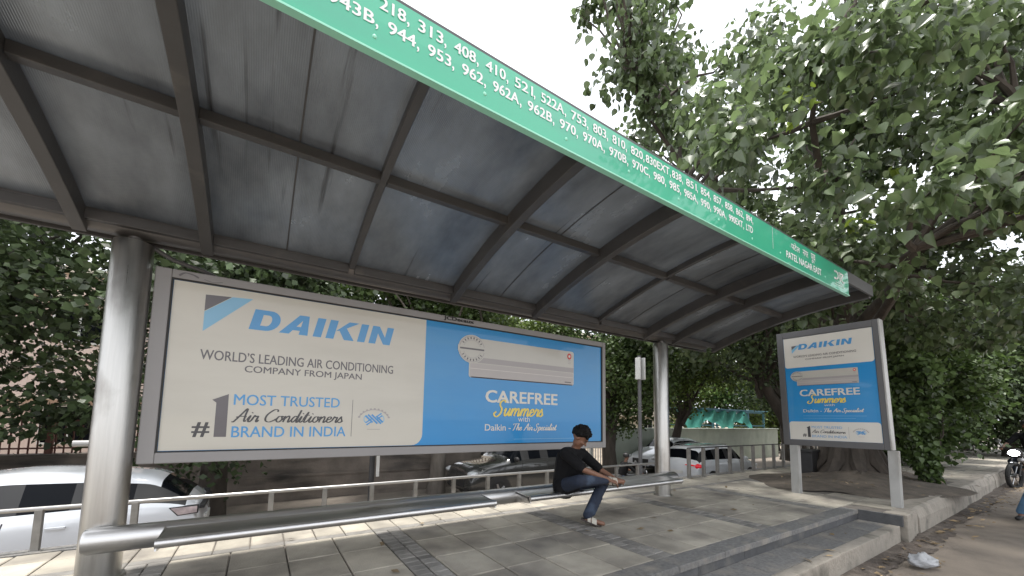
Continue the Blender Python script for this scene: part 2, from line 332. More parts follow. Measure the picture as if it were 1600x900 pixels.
# brush script: x-height .5, ascender 1; (advance, strokes)
SCR = {
 'A': (.8, [[(0, 0), (.12, .02), (.35, .5), (.6, 1.02), (.62, .5), (.66, .05), (.78, .1)], [(.15, .35), (.4, .42), (.72, .4)]]),
 'C': (.72, [[(.68, .82), (.62, .98), (.4, .95), (.12, .55), (.12, .15), (.35, 0), (.6, .12), (.72, .25)]]),
 'S': (.72, [[(.66, .86), (.52, 1.02), (.3, .9), (.3, .68), (.48, .45), (.44, .1), (.2, -.08), (.0, .1), (.12, .26)]]),
 'T': (.7, [[(.08, .78), (.12, .95), (.45, .98), (.85, 1.02)], [(.48, .97), (.38, .5), (.28, .06), (.12, .0)]]),
 'D': (.7, [[(.25, 1), (.2, 0), (.5, .1), (.65, .5), (.5, .95), (.2, 1)]]),
 'i': (.26, [[(0, .15), (.12, .48), (.08, .1), (.16, 0), (.28, .15)], [(.15, .68), (.17, .74)]]),
 'r': (.38, [[(0, .15), (.1, .5), (.16, .4), (.3, .44), (.26, .1), (.32, 0), (.4, .15)]]),
 'o': (.42, [[(.3, .46), (.12, .44), (.04, .15), (.2, 0), (.36, .2), (.3, .46), (.44, .42)]]),
 'n': (.5, [[(0, .15), (.1, .48), (.06, 0)], [(.08, .25), (.28, .5), (.36, .38), (.34, .06), (.4, 0), (.5, .15)]]),
 'm': (.74, [[(0, .15), (.1, .48), (.06, 0)], [(.08, .25), (.26, .5), (.34, .36), (.3, 0)], [(.32, .25), (.5, .5), (.6, .36), (.58, .06), (.66, 0), (.74, .15)]]),
 'u': (.5, [[(0, .3), (.08, .48), (.05, .12), (.16, 0), (.34, .3), (.38, .5), (.35, .1), (.42, 0), (.5, .15)]]),
 'd': (.48, [[(.34, .42), (.18, .48), (.04, .2), (.14, 0), (.32, .3), (.44, 1), (.36, .1), (.42, 0), (.5, .15)]]),
 't': (.34, [[(0, .2), (.2, .85), (.1, .12), (.18, 0), (.34, .15)], [(.02, .56), (.34, .6)]]),
 'e': (.4, [[(.04, .2), (.28, .32), (.24, .48), (.08, .4), (.06, .1), (.2, 0), (.4, .16)]]),
 's': (.38, [[(0, .12), (.18, .5), (.2, .4), (.3, .15), (.2, 0), (.06, .04), (.22, .02), (.38, .15)]]),
 'h': (.5, [[(0, .15), (.24, .9), (.16, 1), (.1, .6), (.06, 0)], [(.08, .25), (.28, .5), (.36, .36), (.34, .06), (.4, 0), (.5, .15)]]),
 'p': (.46, [[(0, .2), (.1, .5), (0, -.4)], [(.08, .35), (.28, .5), (.36, .25), (.2, 0), (.08, .06), (.28, .02), (.46, .15)]]),
 'c': (.38, [[(.28, .42), (.14, .48), (.04, .2), (.14, 0), (.38, .16)]]),
 'a': (.46, [[(.32, .42), (.16, .48), (.04, .2), (.14, 0), (.3, .25), (.35, .48), (.32, .1), (.38, 0), (.46, .15)]]),
 'l': (.28, [[(0, .15), (.22, .9), (.14, 1), (.08, .5), (.08, .06), (.16, 0), (.28, .15)]]),
 ' ': (.28, []), '-': (.3, [[(.05, .3), (.25, .3)]]),
}
def script(art, s, u0, u1, v0, v1, k, wd=.1, slant=.28, lay=3):
    tot = sum(SCR[c][0] for c in s); h = v1-v0; sx = (u1-u0-slant*h)/tot; x = 0
    for c in s:
        adv, st = SCR[c]
        for q in st: art.stroke([(u0+(x+a)*sx+b*h*slant, v0+b*h) for a, b in q], wd*h, k, lay)
        x += adv
# ------------------------------------------------------------------ foliage
HEART = [(0, 0), (.38, .1), (.5, .36), (.36, .66), (.1, .92), (0, 1.12), (-.1, .92), (-.36, .66), (-.5, .36), (-.38, .1)]
def leaves(name, centres, radii, n, size, m, parent=None, heart=False, droop=.5, flat=(1, 1, .8), shell=.5, keep=None):
    """n leaf faces spread through clump volumes"""
    cs = np.array(centres, float); rs = np.array(radii, float); wts = rs**2; wts /= wts.sum()
    idx = rng.choice(len(cs), n, p=wts)
    d = rng.normal(size=(n, 3)); d /= np.linalg.norm(d, axis=1)[:, None]
    rad = (shell+(1-shell)*rng.random(n))*(1+.12*rng.normal(size=n))
    P = cs[idx]+d*(rs[idx]*rad)[:, None]*np.array(flat)
    if keep is not None:
        k_ = keep(P); P = P[k_]; d = d[k_]; n = len(P)
    sz = size*(.55+.75*rng.random(n))
    tip = rng.normal(size=(n, 3))*.8+d*.6+np.array([0, 0, -droop*1.6]); tip /= np.linalg.norm(tip, axis=1)[:, None]
    nr = rng.normal(size=(n, 3))*.7+d*.5+np.array([0, 0, .9]); nr -= tip*(nr*tip).sum(1)[:, None]; nr /= np.linalg.norm(nr, axis=1)[:, None]+1e-9
    sd = np.cross(tip, nr)
    V = []; F = []
    if heart:
        sh = np.array(HEART); k = len(sh)
        fold = .22*(.3+rng.random(n)); curl = .25*rng.random(n)
        VV = np.zeros((n, k, 3))
        for j, (a, b) in enumerate(sh):
            VV[:, j] = P+sz[:, None]*(sd*a+tip*b+nr*(abs(a)*2*fold-b*b*curl)[:, None])
        V = VV.reshape(-1, 3); base = np.arange(n)*k
        F = np.concatenate([base[:, None]+np.array([0, 1, 2, 3, 4, 5])[None], base[:, None]+np.array([0, 5, 6, 7, 8, 9])[None]])
    else:
        fold = .18*rng.random(n)
        VV = np.zeros((n, 4, 3)); wd = .42+.2*rng.random(n)
        for j, (a, b) in enumerate(((0, 0), (1, .45), (0, 1), (-1, .45))):
            VV[:, j] = P+sz[:, None]*(sd*(a*wd)[:, None]+tip*b+nr*(abs(a)*fold)[:, None])
        V = VV.reshape(-1, 3); base = np.arange(n)*4
        F = base[:, None]+np.array([0, 1, 2, 3])[None]
    me = bpy.data.meshes.new(name); k = F.shape[1]
    me.vertices.add(len(V)); me.vertices.foreach_set('co', V.ravel())
    me.loops.add(F.size); me.loops.foreach_set('vertex_index', F.ravel().astype(np.int32))
    me.polygons.add(len(F)); me.polygons.foreach_set('loop_start', np.arange(0, F.size, k, dtype=np.int32))
    me.update(calc_edges=True); me.validate(); me.materials.append(m)
    o = bpy.data.objects.new(name, me); COL.objects.link(o)
    if parent: o.parent = parent
    return o
def limb_pts(a, b, n=6, wob=.12):
    a, b = Vector(a), Vector(b); L_ = (b-a).length
    return [a.lerp(b, i/(n-1))+Vector((random.uniform(-1, 1), random.uniform(-1, 1), random.uniform(-.5, .8)))*wob*L_*.25*(0 if i in (0,) else 1) for i in range(n)]
def tree(name, x, y, z0, label, h, rad, n, size, m, trunk_r=.16, bark='bark', base=None, nclump=26, flat=(1, 1, .8), group=None, fork=.35, lean=(0, 0), spread=.62, keep=None):
    t = thing(name, (x, y, z0), label, 'tree', group)
    cz = h-rad*flat[2]*.85 if base is None else (h+base)/2
    vr = rad*flat[2]*.9 if base is None else (h-base)/2
    mb = MB(); top = Vector((lean[0], lean[1], h*fork))
    tp = limb_pts((0, 0, -.1), top, 6, .08); mb.tube(tp, [trunk_r*(1.35-.55*i/5) if i else trunk_r*1.6 for i in range(6)], 12)
    cen = []; rds = []
    for i in range(nclump):
        d = Vector(rng.normal(size=3)).normalized(); q = (random.random()**.45)*spread*1.25
        c = Vector((d.x*rad*q+lean[0], d.y*rad*q+lean[1], cz+d.z*vr*min(q*1.28, 1))); cen.append(tuple(c)); rds.append(rad*random.uniform(.22, .4))
        if i < 12: mb.tube(limb_pts(top-Vector((0, 0, random.uniform(0, .25)*h*fork)), c, 5, .3), [trunk_r*.5, trunk_r*.34, trunk_r*.24, trunk_r*.14, trunk_r*.06], 7)
    mb.build('trunk', MT[bark], t, smooth=True)
    leaves('crown', cen, rds, n, size, MT[m], t, flat=(1, 1, .75), shell=.35, keep=(lambda P: keep(P+np.array([x, y, z0]))) if keep else None)
    return t

# ================================================================== THE SETTING
ZS = -1.0      # the service lane lies below the platform
MB().box((-400, -400, -1.6), (900, 900, -1.1)).build('ground', MT['ground']); tag(bpy.data.objects['ground'], kind='structure')
rd = MB(); nx, ny = 60, 16
for i in range(nx+1):
    for j in range(ny+1):
        px_ = -30+150*(i/nx)**1.6; py_ = 1.75-24*(j/ny)**1.5
        rd.v.append((px_, py_, -.4+.012*math.sin(px_*1.7+py_)*math.cos(py_*2.1)))
for i in range(nx):
    for j in range(ny): k = i*(ny+1)+j; rd.f.append((k, k+1, k+ny+2, k+ny+1)); rd.mi.append(0)
tag(rd.build('road', MT['asphalt'], smooth=True), kind='structure')
g = MB()
def ge(x): return 1.50+.05*math.sin(x*1.3)+.035*math.sin(x*3.7+1)+.02*math.sin(x*9.1)+.014*math.sin(x*21.3)+.012*max(0, x-9)
x0 = -3
while x0 < 32:
    x1 = x0+.08; a_, b_ = ge(x0), ge(x1)
    g.add([(x0, a_, -.387), (x1, b_, -.387), (x1, 1.72+.012*max(0, x1-9), -.372), (x0, 1.72+.012*max(0, x0-9), -.372), (x1, 2.3, -.362), (x0, 2.3, -.362)], [(0, 1, 2, 3), (3, 2, 4, 5)]); x0 = x1
tag(g.build('gutter', MT['gutter']), kind='structure')
MB().box((-60, 5.8, -1.2), (80, 14.5, ZS)).build('service_lane', MT['service']); tag(bpy.data.objects['service_lane'], kind='structure')
MB().box((-60, 14.5, -1.3), (120, 80, ZS+.05)).build('yard', MT['ground']); tag(bpy.data.objects['yard'], kind='structure')
# platform slab (joint bed), tiles, kerbs, step
PB = 5.78
slab = MB(); slab.box((-14, 2.3, -1.1), (8.2, PB, -.02)); slab.box((8.2, 1.9, -1.1), (60, PB, -.02))
tag(slab.build('platform', MT['joint']), kind='structure')
tl = MB(); dk = MB()
def tile(mb, x0, y0, x1, y1, dz=.006, g_=.006):
    a = [random.uniform(-dz, dz)*.6 for _ in range(4)]; c = .008
    x0 += g_; y0 += g_; x1 -= g_; y1 -= g_
    mb.add([(x0, y0, -.03), (x1, y0, -.03), (x1, y1, -.03), (x0, y1, -.03), (x0, y0, a[0]-.007), (x1, y0, a[1]-.007), (x1, y1, a[2]-.007), (x0, y1, a[3]-.007),
            (x0+c, y0+c, a[0]), (x1-c, y0+c, a[1]), (x1-c, y1-c, a[2]), (x0+c, y1-c, a[3])],
           [(0, 1, 5, 4), (1, 2, 6, 5), (2, 3, 7, 6), (3, 0, 4, 7), (4, 5, 9, 8), (5, 6, 10, 9), (6, 7, 11, 10), (7, 4, 8, 11), (8, 9, 10, 11)])
PIT = (9.4, 15.6, 2.0, 5.0)
per = 2.12
def inpit(cx, cy): return (cx-12.4)**2/9.2+(cy-3.35)**2/2.1 < 1
rows = [(2.5, 3.07), (3.07, 3.64), (3.64, 4.21), (4.21, 4.78)]
xb = 1.21-per*7
while xb < 40:
    for k in range(4):
        xa = xb+.30+k*.455
        for y0, y1 in rows:
            if not inpit(xa+.22, (y0+y1)/2): tile(tl, xa, y0, xa+.455, y1)
    for y0 in np.arange(2.5, 4.75, .114):
        for q in range(2):
            if not inpit(xb+.15, y0): tile(dk, xb+q*.15, y0, xb+q*.15+.15, y0+.114, .004, .004)
    for k in range(7):      # plain slabs behind the bench
        tile(tl, xb+k*per/7, 4.9, xb+(k+1)*per/7, 5.3, .006); tile(tl, xb+k*per/7, 5.3, xb+(k+1)*per/7, 5.6, .006)
        tile(dk, xb+k*per/7, 4.78, xb+(k+1)*per/7, 4.9, .004, .003)
    if xb > 5.5:
        for k in range(4):
            if xb+k*.53 > 8.16 and not inpit(xb+.265+k*.53, 2.2): tile(tl, xb+k*.53, 1.98, xb+(k+1)*.53, 2.5)
    xb += per
tag(tl.build('pavement', MT['tile'], fix=False), kind='structure')
tag(dk.build('dark_paver_bands', MT['darkpaver'], fix=False), kind='structure')
kb = MB()
for i in range(28):
    x0 = -14+i*.79; kb.box((x0+.003, 2.27, -.06), (x0+.787, 2.49, .004+random.uniform(-.002, .003)), .008)
kb.box((-14, 5.62, -.4), (60, PB+.02, .005), .01)
tag(kb.build('kerb', MT['granite'], fix=False), kind='structure')
rs_ = MB()
for i in range(25):
    x0 = -14+i*.885; rs_.box((x0+.002, 2.285, -.155), (min(x0+.883, 8.14), 2.32, -.062), .004)
rs_.box((8.12, 1.76, -.155), (8.17, 2.30, .003), .005)
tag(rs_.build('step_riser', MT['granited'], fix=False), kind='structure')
st = MB()
for i in range(23):
    x0 = -14+i*.97; x1 = min(x0+.964, 8.12)
    st.box((x0, 1.925, -.2), (x1, 2.284, -.152+random.uniform(-.003, .003)), .006)
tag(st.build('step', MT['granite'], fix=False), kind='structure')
fr = MB(); fr.box((-14, 1.95, -.5), (8.12, 2.28, -.2))
xq = -14
while xq < 8.1:
    ln = random.uniform(1.1, 1.9); x1 = min(xq+ln, 8.12); a_ = random.uniform(-.006, .006)
    fr.box((xq, 1.79+a_, -.5), (x1-.003, 1.922, -.148+a_), .014); xq = x1
for i in range(4): fr.box((8.175+i*.22, 1.72+.02*i, -.5), (8.385+i*.22, 1.99, .004+.012*(i == 0)), .02)
tag(fr.build('step_base', MT['concrete'], fix=False, bevel=0), kind='structure')
# concrete kerb beyond the step, broken at its near end
ck = MB()
def kby(x): return 1.79+.012*max(0, x-9)
xk = 9.06; i = 4
while xk < 60:
    ln = [.34, .3, .42, .36][i] if i < 4 else .95+random.uniform(-.05, .05)
    j = random.uniform(-.02, .02); y0 = kby(xk+.3)+j
    poly = [(y0-.05, -.55), (y0-.04, -.16+j), (y0, -.02), (y0+.05, .008+random.uniform(-.01, .008)), (y0+.3, .006), (y0+.3, -.55)]
    ck.prism(poly, 0, xk+.006, xk+ln-.006); xk += ln; i += 1
tag(ck.build('concrete_kerb', MT['concrete'], bevel=.012), kind='structure')
# soil mound round the big tree
pit = MB(); nr_, na_ = 9, 40
for i in range(nr_+1):
    for j in range(na_):
        a = 2*math.pi*j/na_; q = i/nr_
        wob = 1+.12*math.sin(3*a+1)+.08*math.sin(7*a)
        pit.v.append((12.4+3.3*q*wob*math.cos(a), 3.35+1.62*q*wob*math.sin(a)*(.98 if math.sin(a) < 0 else 1.05), .24*(1-q)**1.3+.02*math.sin(9*a+i)*(1-q)+random.uniform(0, .02)-.012*q+.006))
for i in range(nr_):
    for j in range(na_): pit.f.append((i*na_+j, i*na_+(j+1) % na_, (i+1)*na_+(j+1) % na_, (i+1)*na_+j)); pit.mi.append(0)
tag(pit.build('tree_pit_earth', MT['dirt'], smooth=True), kind='structure')

# ================================================================== BUS SHELTER
CY = 4.547
sh = thing('bus_shelter', (2.64, CY, 0), 'long steel bus shelter with curved ribbed roof and green route number fascia', 'bus shelter')
OFF = Vector((2.64, CY, 0))
def P(mb, name, m, **k):
    par = k.pop('parent', sh)
    o = mb.build(name, m, par, **k)
    return o
# parts are built in world coordinates and sit under an Empty: shift by its location
def world_child(o, off=OFF): o.location = -off; return o
XL, XR = -1.02, 6.30
for cx in (XL, XR):
    c = MB(); c.tube([(cx, CY, 0), (cx, CY, .02)], .165, 36); c.tube([(cx, CY, .02), (cx, CY, 2.80), (cx, CY, 2.822)], [.135, .135, .128], 40)
    o = world_child(P(c, 'column', MT['steel'], smooth=True))
    c2 = MB(); c2.tube([(cx+.01, CY, 2.82), (cx+.01, CY, 2.9)], .05, 16)
    n2 = c2.build('neck', MT['beam'], o, smooth=True)
bmx = MB(); bmx.tube([(-2.9, CY, 2.99), (7.72, CY, 2.99)], .128, 32)
world_child(P(bmx, 'roof_beam', MT['beam'], smooth=True))
def rz(y): t = CY+.011-y; return 2.80+.3927*t-.0688*t*t
YF, YB = 1.93, 4.66
ys = [YB-(YB-YF)*i/24 for i in range(25)]
def rib(x, w_, d0, up=0., y_end=YF, yb=4.50):
    mb = MB(); yy = [yb-(yb-y_end)*i/24 for i in range(25)]
    for i, y in enumerate(yy):
        z = rz(y)+up
        for dx, dz in ((-w_, 0), (w_, 0), (w_, d0), (-w_, d0)): mb.v.append((x+dx, y, z+dz))
    for i in range(24):
        for j in range(4): mb.f.append((i*4+j, i*4+(j+1) % 4, (i+1)*4+(j+1) % 4, (i+1)*4+j)); mb.mi.append(0)
    mb.f += [(3, 2, 1, 0), (96, 97, 98, 99)]; mb.mi += [0, 0]
    return mb
MAIN = [-2.72, -1.34, -.51, 1.99, 3.29, 5.79, 6.62, 8.0]; THIN = [.74, 4.54]
for x in MAIN: world_child(P(rib(x, .045, .158), 'rib', MT['rib'], bevel=.006))
for x in THIN: world_child(P(rib(x, .03, .07, .088, yb=4.40), 'rib', MT['rib'], bevel=.005))
allr = sorted(MAIN+THIN)
for a, b in zip(allr[:-1], allr[1:]):
    wa = .03 if a in THIN else .045; wb = .03 if b in THIN else .045
    for y, dz in ((3.17, .075), (4.43, .06)):
        z = rz(y)+dz; pm = MB()
        pm.box((a+wa, y-.035, z), (b-wb, y+.035, z+.08))
        world_child(P(pm, 'purlin', MT['rib'], bevel=.004))
    rp = MB(); nn = 24
    for i in range(nn+1):
        y = YB-(YB-YF)*i/nn; z = rz(y)+.16
        for x, dz in ((a, 0), (b, 0), (b, .012), (a, .012)): rp.v.append((x, y, z+dz))
    for i in range(nn):
        for j in range(4): rp.f.append((i*4+j, i*4+(j+1) % 4, (i+1)*4+(j+1) % 4, (i+1)*4+j)); rp.mi.append(0)
    world_child(P(rp, 'roof_panel', MT['panel'], smooth=True))
for x in (-2.0, .12, 2.65, 5.2):
    if min(abs(x-r) for r in allr) < .12: continue
    ls = MB(); nn = 16
    for i in range(nn+1):
        y = YB-.08-(YB-YF-.14)*i/nn; z = rz(y)+.158
        for dx, dz in ((-.006, 0), (.006, 0), (.006, -.004), (-.006, -.004)): ls.v.append((x+dx, y, z+dz))
    for i in range(nn):
        for j in range(4): ls.f.append((i*4+j, i*4+(j+1) % 4, (i+1)*4+(j+1) % 4, (i+1)*4+j)); ls.mi.append(0)
    world_child(P(ls, 'lap_strip', MT['rib']))
ed = MB(); z = rz(YF)
ed.box((-2.76, YF-.03, z+.03), (8.05, YF, z+.2))
world_child(P(ed, 'eave_trim', MT['rib'], bevel=.004))
ed = MB(); ed.box((-2.76, YB, rz(YB)+.1), (8.05, YB+.03, rz(YB)+.19)); world_child(P(ed, 'eave_trim', MT['rib'], bevel=.004))
# fascia with the route numbers
fx0, fx1, fz0, fz1, fyy = -1.6, 6.87, 3.17, 3.51, 1.878
fa = MB()
prof = [(fyy, fz0), (fyy-.004, fz0+.17), (fyy, fz1), (fyy+.012, fz1+.004), (fyy+.02, fz1), (fyy+.02, fz0)]
fa.prism([(p, q) for p, q in prof], 0, fx0, fx1)
fasc = world_child(P(fa, 'fascia', MT['green']))
lip = MB(); lip.box((fx0, fyy-.012, fz0-.012), (fx1, fyy+.03, fz0-.001)); lip.build('fascia_lip', MT['greenlip'], fasc)
for i in range(13):
    bolts = MB(); bolts.ball((-.9+i*.63, fyy-.002, fz0+.075+.01*(i % 2)), (.012, .006, .012), 8, 6); bolts.build('rivet', MT['greenlip'], fasc, smooth=True)
A_ = Art(lambda u, v, lay: (u, fyy-.005-.0009*lay, v))
T1 = '218, 313, 408, 410, 521, 522A, 753, 803, 810, 820, 830EXT, 838, 851, 854, 857, 858, 862, 894,'.split()
X1 = [.375, .576, .786, .989, 1.195, 1.401, 1.661, 1.868, 2.066, 2.272, 2.448, 2.79, 2.99, 3.214, 3.423, 3.623, 3.823, 4.022, 4.178]
T2 = '943B, 944, 953, 962, 962A, 962B, 970, 970A, 970B, 970C, 980, 985, 985A, 990, 990A, 990EXT, LTD'.split()
X2 = [.143, .421, .634, .837, 1.041, 1.295, 1.559, 1.769, 2.032, 2.286, 2.542, 2.751, 2.958, 3.21, 3.418, 3.686, 4.014, 4.17]
for T, X, vz in ((T1, X1, 3.408), (T2, X2, 3.30)):
    for t, a, b in zip(T, X, X[1:]):
        gap = .05 if t[:3] not in ('820', '894', 'LTD', '830') else .02
        core = t.rstrip(','); wd = b-a-gap
        cw = .016 if t.endswith(',') else 0
        A_.text(core, a, a+wd-cw, vz, vz+.068, 'white', 1, bold=.025)
        if cw: A_.text(',', a+wd-cw+.006, a+wd+.003, vz-.016, vz+.014, 'white', 1, bold=.03)
A_.rect(4.588, 3.255, 4.594, 3.5, 'white', 1)
A_.text('पटेल', 5.05, 5.28, 3.375, 3.465, 'white', 1, bold=.01)
A_.text('नगर', 5.36, 5.52, 3.375, 3.45, 'white', 1, bold=.01)
A_.text('पूर्व', 5.6, 5.73, 3.345, 3.468, 'white', 1, bold=.01)
A_.text('PATEL NAGAR EAST', 4.91, 5.9, 3.238, 3.322, 'white', 1, bold=.02)
# transport authority mark
A_.ring(6.41, 3.365, .085, .062, .36, 'white', 1, -90, 110, 20); A_.rect(6.33, 3.30, 6.43, 3.325, 'white', 1)
A_.rect(6.345, 3.398, 6.41, 3.424, 'white', 1); A_.rect(6.53, 3.3, 6.565, 3.425, 'white', 1); A_.rect(6.505, 3.405, 6.68, 3.428, 'white', 1)
A_.ring(6.66, 3.352, .075, .055, .4, 'white', 1, 90, 270, 14); A_.rect(6.64, 3.298, 6.69, 3.318, 'white', 1)
for k, (a, b) in enumerate(((6.38, 6.66), (6.34, 6.7))): A_.rect(a, 3.262-.03*k, b, 3.268-.03*k, 'white', 1)
A_.build('lettering', fasc)
wr_ = MB(); wr_.tube([(-2.6+i*.25, CY-.118-.006*(i % 2), 3.055-.012*(i % 3)) for i in range(41)], .009, 6)
world_child(P(wr_, 'cable', MT['black'], smooth=True))
# cable and stay behind the left column
cb = MB(); cb.tube([(-.9, CY+.02, 2.82), (-.75, CY+.03, 2.74), (-.55, CY+.06, 2.7), (-.42, CY+.1, 2.66)], .02, 8)
world_child(P(cb, 'stay', MT['rib'], smooth=True))
for zz in (1.08,):
    b2 = MB(); b2.tube([(XL-.02, CY+.16, zz), (XL-.27, CY+.16, zz)], .026, 10); world_child(P(b2, 'bracket', MT['signedge'], smooth=True))

# ================================================================== BILLBOARD
BX0, BX1, BZ0, BZ1 = -.865, 4.81, .905, 2.655
bb = thing('billboard', ((BX0+BX1)/2, CY, BZ0), 'wide framed billboard advertising air conditioners, half cream and half blue', 'billboard')
BO = Vector(bb.location)
IX0, IX1, IZ0, IZ1 = -.75, 4.74, 1.0, 2.575
f_ = MB(); fy0 = CY-.01
f_.box((BX0, fy0, BZ0), (IX0, CY+.2, BZ1)); f_.box((IX1, fy0, BZ0), (BX1, CY+.2, BZ1))
f_.box((IX0, fy0, BZ0), (IX1, CY+.2, IZ0)); f_.box((IX0, fy0, IZ1), (IX1, CY+.2, BZ1)); f_.box((IX0, CY+.06, IZ0), (IX1, CY+.19, IZ1))
world_child(f_.build('frame', MT['frame'], bb, bevel=.008), BO)
gk = MB(); t = .014
for a, b in (((IX0, IZ0), (IX0+t, IZ1)), ((IX1-t*1.6, IZ0), (IX1, IZ1)), ((IX0+t, IZ1-t), (IX1-t*1.6, IZ1)), ((IX0+t, IZ0), (IX1-t*1.6, IZ0+t*.8))):
    gk.box((a[0], fy0+.004, a[1]), (b[0], CY+.055, b[1]))
world_child(gk.build('gasket', MT['gasket'], bb), BO)
po = MB(); po.box((IX0+t, CY+.008, IZ0+t*.8), (IX1-t*1.6, CY+.04, IZ1-t))
poster = world_child(po.build('poster', MT['blue'], bb), BO)
A = Art(lambda u, v, lay: (u, CY+.008-.0012*lay, v))
A.rect(IX0+t+.002, IZ0+t, 1.665, IZ1-t-.002, 'cream', 1, .13, 'b')
A.poly([(-.5, 2.465), (-.3, 2.477), (-.5, 2.309)], 'inkgrey', 2)
A.poly([(-.295, 2.477), (-.13, 2.487), (-.5, 2.115), (-.5, 2.303)], 'lightblue', 2)
def daikin(A, u0, u1, v0, v1, k, lay=2):
    """heavy slanted capitals drawn as shapes"""
    h = v1-v0; sl = .22*h; W = u1-u0-sl
    def pt(x, y): return (u0+x*W+y*sl, v0+y*h)
    def pg(pts, l=0): A.poly([pt(x, y) for x, y in pts], k, lay+l)
    # D
    pg([(0, 0), (.06, 0), (.06, 1), (0, 1)])
    N = 12; o = [(.10+.075*math.sin(math.pi*i/N), .5-.5*math.cos(math.pi*i/N)) for i in range(N+1)]; q = [(.095+.026*math.sin(math.pi*i/N), .5-.27*math.cos(math.pi*i/N)) for i in range(N+1)]
    pg([(.06, 0)]+[o[0], q[0], (.06, .23)], .2); pg([(.06, .77), q[-1], o[-1], (.06, 1)], .2)
    for i in range(N): pg([q[i], o[i], o[i+1], q[i+1]])
    # A
    pg([(.185, 0), (.25, 0), (.315, .74), (.315, 1), (.285, 1)]); pg([(.315, .74), (.315, 1), (.35, 1), (.375, 0), (.315, 0)], .0); pg([(.265, .2), (.318, .2), (.318, .4), (.285, .4)], .2)
    pg([(.41, 0), (.468, 0), (.468, 1), (.41, 1)])
    # K
    pg([(.5, 0), (.558, 0), (.558, 1), (.5, 1)]); pg([(.558, .42), (.64, 1), (.715, 1), (.6, .5), (.558, .62)][:4], .2); pg([(.575, .56), (.63, .66), (.71, 0), (.635, 0)], .4)
    pg([(.735, 0), (.793, 0), (.793, 1), (.735, 1)])
    # N
    pg([(.825, 0), (.88, 0), (.88, 1), (.825, 1)]); pg([(.945, 0), (1, 0), (1, 1), (.945, 1)]); pg([(.88, 1), (.88, .6), (.945, 0), (.945, .4)], .2)
daikin(A, -.15, 1.27, 2.185, 2.392, 'logoblue')
A.text('WORLD’S LEADING AIR CONDITIONING', -.504, 1.28, 1.85, 1.945, 'inkgrey', 2, bold=.012)
A.text('COMPANY FROM JAPAN', -.155, .933, 1.735, 1.822, 'inkgrey', 2, bold=.012)
A.text('#', -.516, -.386, 1.132, 1.268, 'inkblack', 2, bold=.03)
A.poly([(-.385, 1.478), (-.262, 1.537), (-.258, 1.132), (-.352, 1.132), (-.352, 1.452)], 'inkgrey', 2)
A.text('MOST TRUSTED', -.22, .72, 1.435, 1.54, 'logoblue', 2, bold=.012)
script(A, 'Air Conditioners', -.226, .79, 1.275, 1.40, 'inkblack', .13)
A.text('BRAND IN INDIA', -.22, .795, 1.127, 1.232, 'logoblue', 2, bold=.012)
A.rect(.85, 1.125, .855, 1.528, 'inkgrey', 2)
def emblem(A, cu, cv, s):
    A.ring(cu, cv-.02*s, .17*s*1.05, .13*s, .06, 'acgrey', 2, 15, 165)
    for k in range(11):
        a = R(18+14.4*k); A.poly([(cu+s*(.172*math.cos(a+da)*(rr)), cv-.02*s+s*.135*math.sin(a+da)*rr) for da, rr in ((-.07, .93), (.05, .93), (.05, 1.07), (-.07, 1.07))], 'acgrey', 3)
    for k, (du, w_) in enumerate(((-.055, .09), (-.015, .12), (.025, .12), (.06, .08))):
        A.stroke([(cu+s*(du-w_*.45), cv+s*w_*.42), (cu+s*(du+w_*.45), cv-s*w_*.42)], .024*s, 'logoblue', 3)
    for du, dv in ((-.05, -.045), (-.06, -.02), (.05, .045), (.06, .02)): A.stroke([(cu+s*(du-.03), cv+s*(dv-.022)), (cu+s*(du+.03), cv+s*(dv+.022))], .02*s, 'logoblue', 2)
    A.ring(cu-.085*s, cv, .03*s, .045*s, .3, 'lightblue', 2, 100, 260, 12); A.ring(cu+.085*s, cv, .03*s, .045*s, .3, 'lightblue', 2, -80, 80, 12)
    A.rect(cu-.07*s, cv-.118*s, cu+.07*s, cv-.112*s, 'acgrey', 2)
emblem(A, 1.09, 1.318, 1.)
def acunit(A, u0, u1, v0, v1):
    h = v1-v0; w_ = u1-u0
    A.rect(u0, v0, u1, v1, 'acwhite', 2, h*.07)
    A.rect(u0+.003, v0+h*.38, u1-.003, v0+h*.52, 'acgrey', 3); A.rect(u0+w_*.01, v0+.004, u1-w_*.01, v0+h*.36, 'acgrey2', 3, h*.04)
    A.rect(u0+w_*.01, v0+h*.225, u1-w_*.01, v0+h*.235, 'pwhite', 4); A.rect(u0+w_*.02, v0, u1-w_*.02, v0+h*.025, 'inkgrey', 3)
    A.disc(u1-w_*.05, v1-h*.15, .04*h/.5, .045*h/.5, 'red', 4, 16); A.disc(u1-w_*.05, v1-h*.15, .02*h/.5, .022*h/.5, 'pwhite', 5, 12)
    for k in range(3): A.rect(u1-w_*.065, v1-h*(.27+.05*k), u1-w_*.035, v1-h*(.255+.05*k), 'acgrey', 4)
    A.rect(u1-w_*.1, v0+h*.07, u1-w_*.03, v0+h*.1, 'inkgrey', 4)
acunit(A, 2.27, 4.11, 1.885, 2.42)
def stamp(A, cu, cv, r):
    A.disc(cu, cv, r*1.08, r, 'acwhite', 5); A.ring(cu, cv, r*1.0, r*.93, .05, 'acgrey', 6); A.ring(cu, cv, r*.7, r*.65, .05, 'acgrey', 6)
    for k in range(22):
        a = 2*math.pi*k/22
        if abs(math.sin(a)) > .3: A.stroke([(cu+r*.75*math.cos(a), cv+r*.7*math.sin(a)), (cu+r*.9*math.cos(a), cv+r*.85*math.sin(a))], r*.1, 'inkgrey', 6)
    A.rect(cu-r*1.1, cv-r*.2, cu+r*1.1, cv+r*.2, 'acwhite', 7); A.rect(cu-r*.95, cv-r*.06, cu+r*.95, cv+r*.06, 'inkgrey', 8)
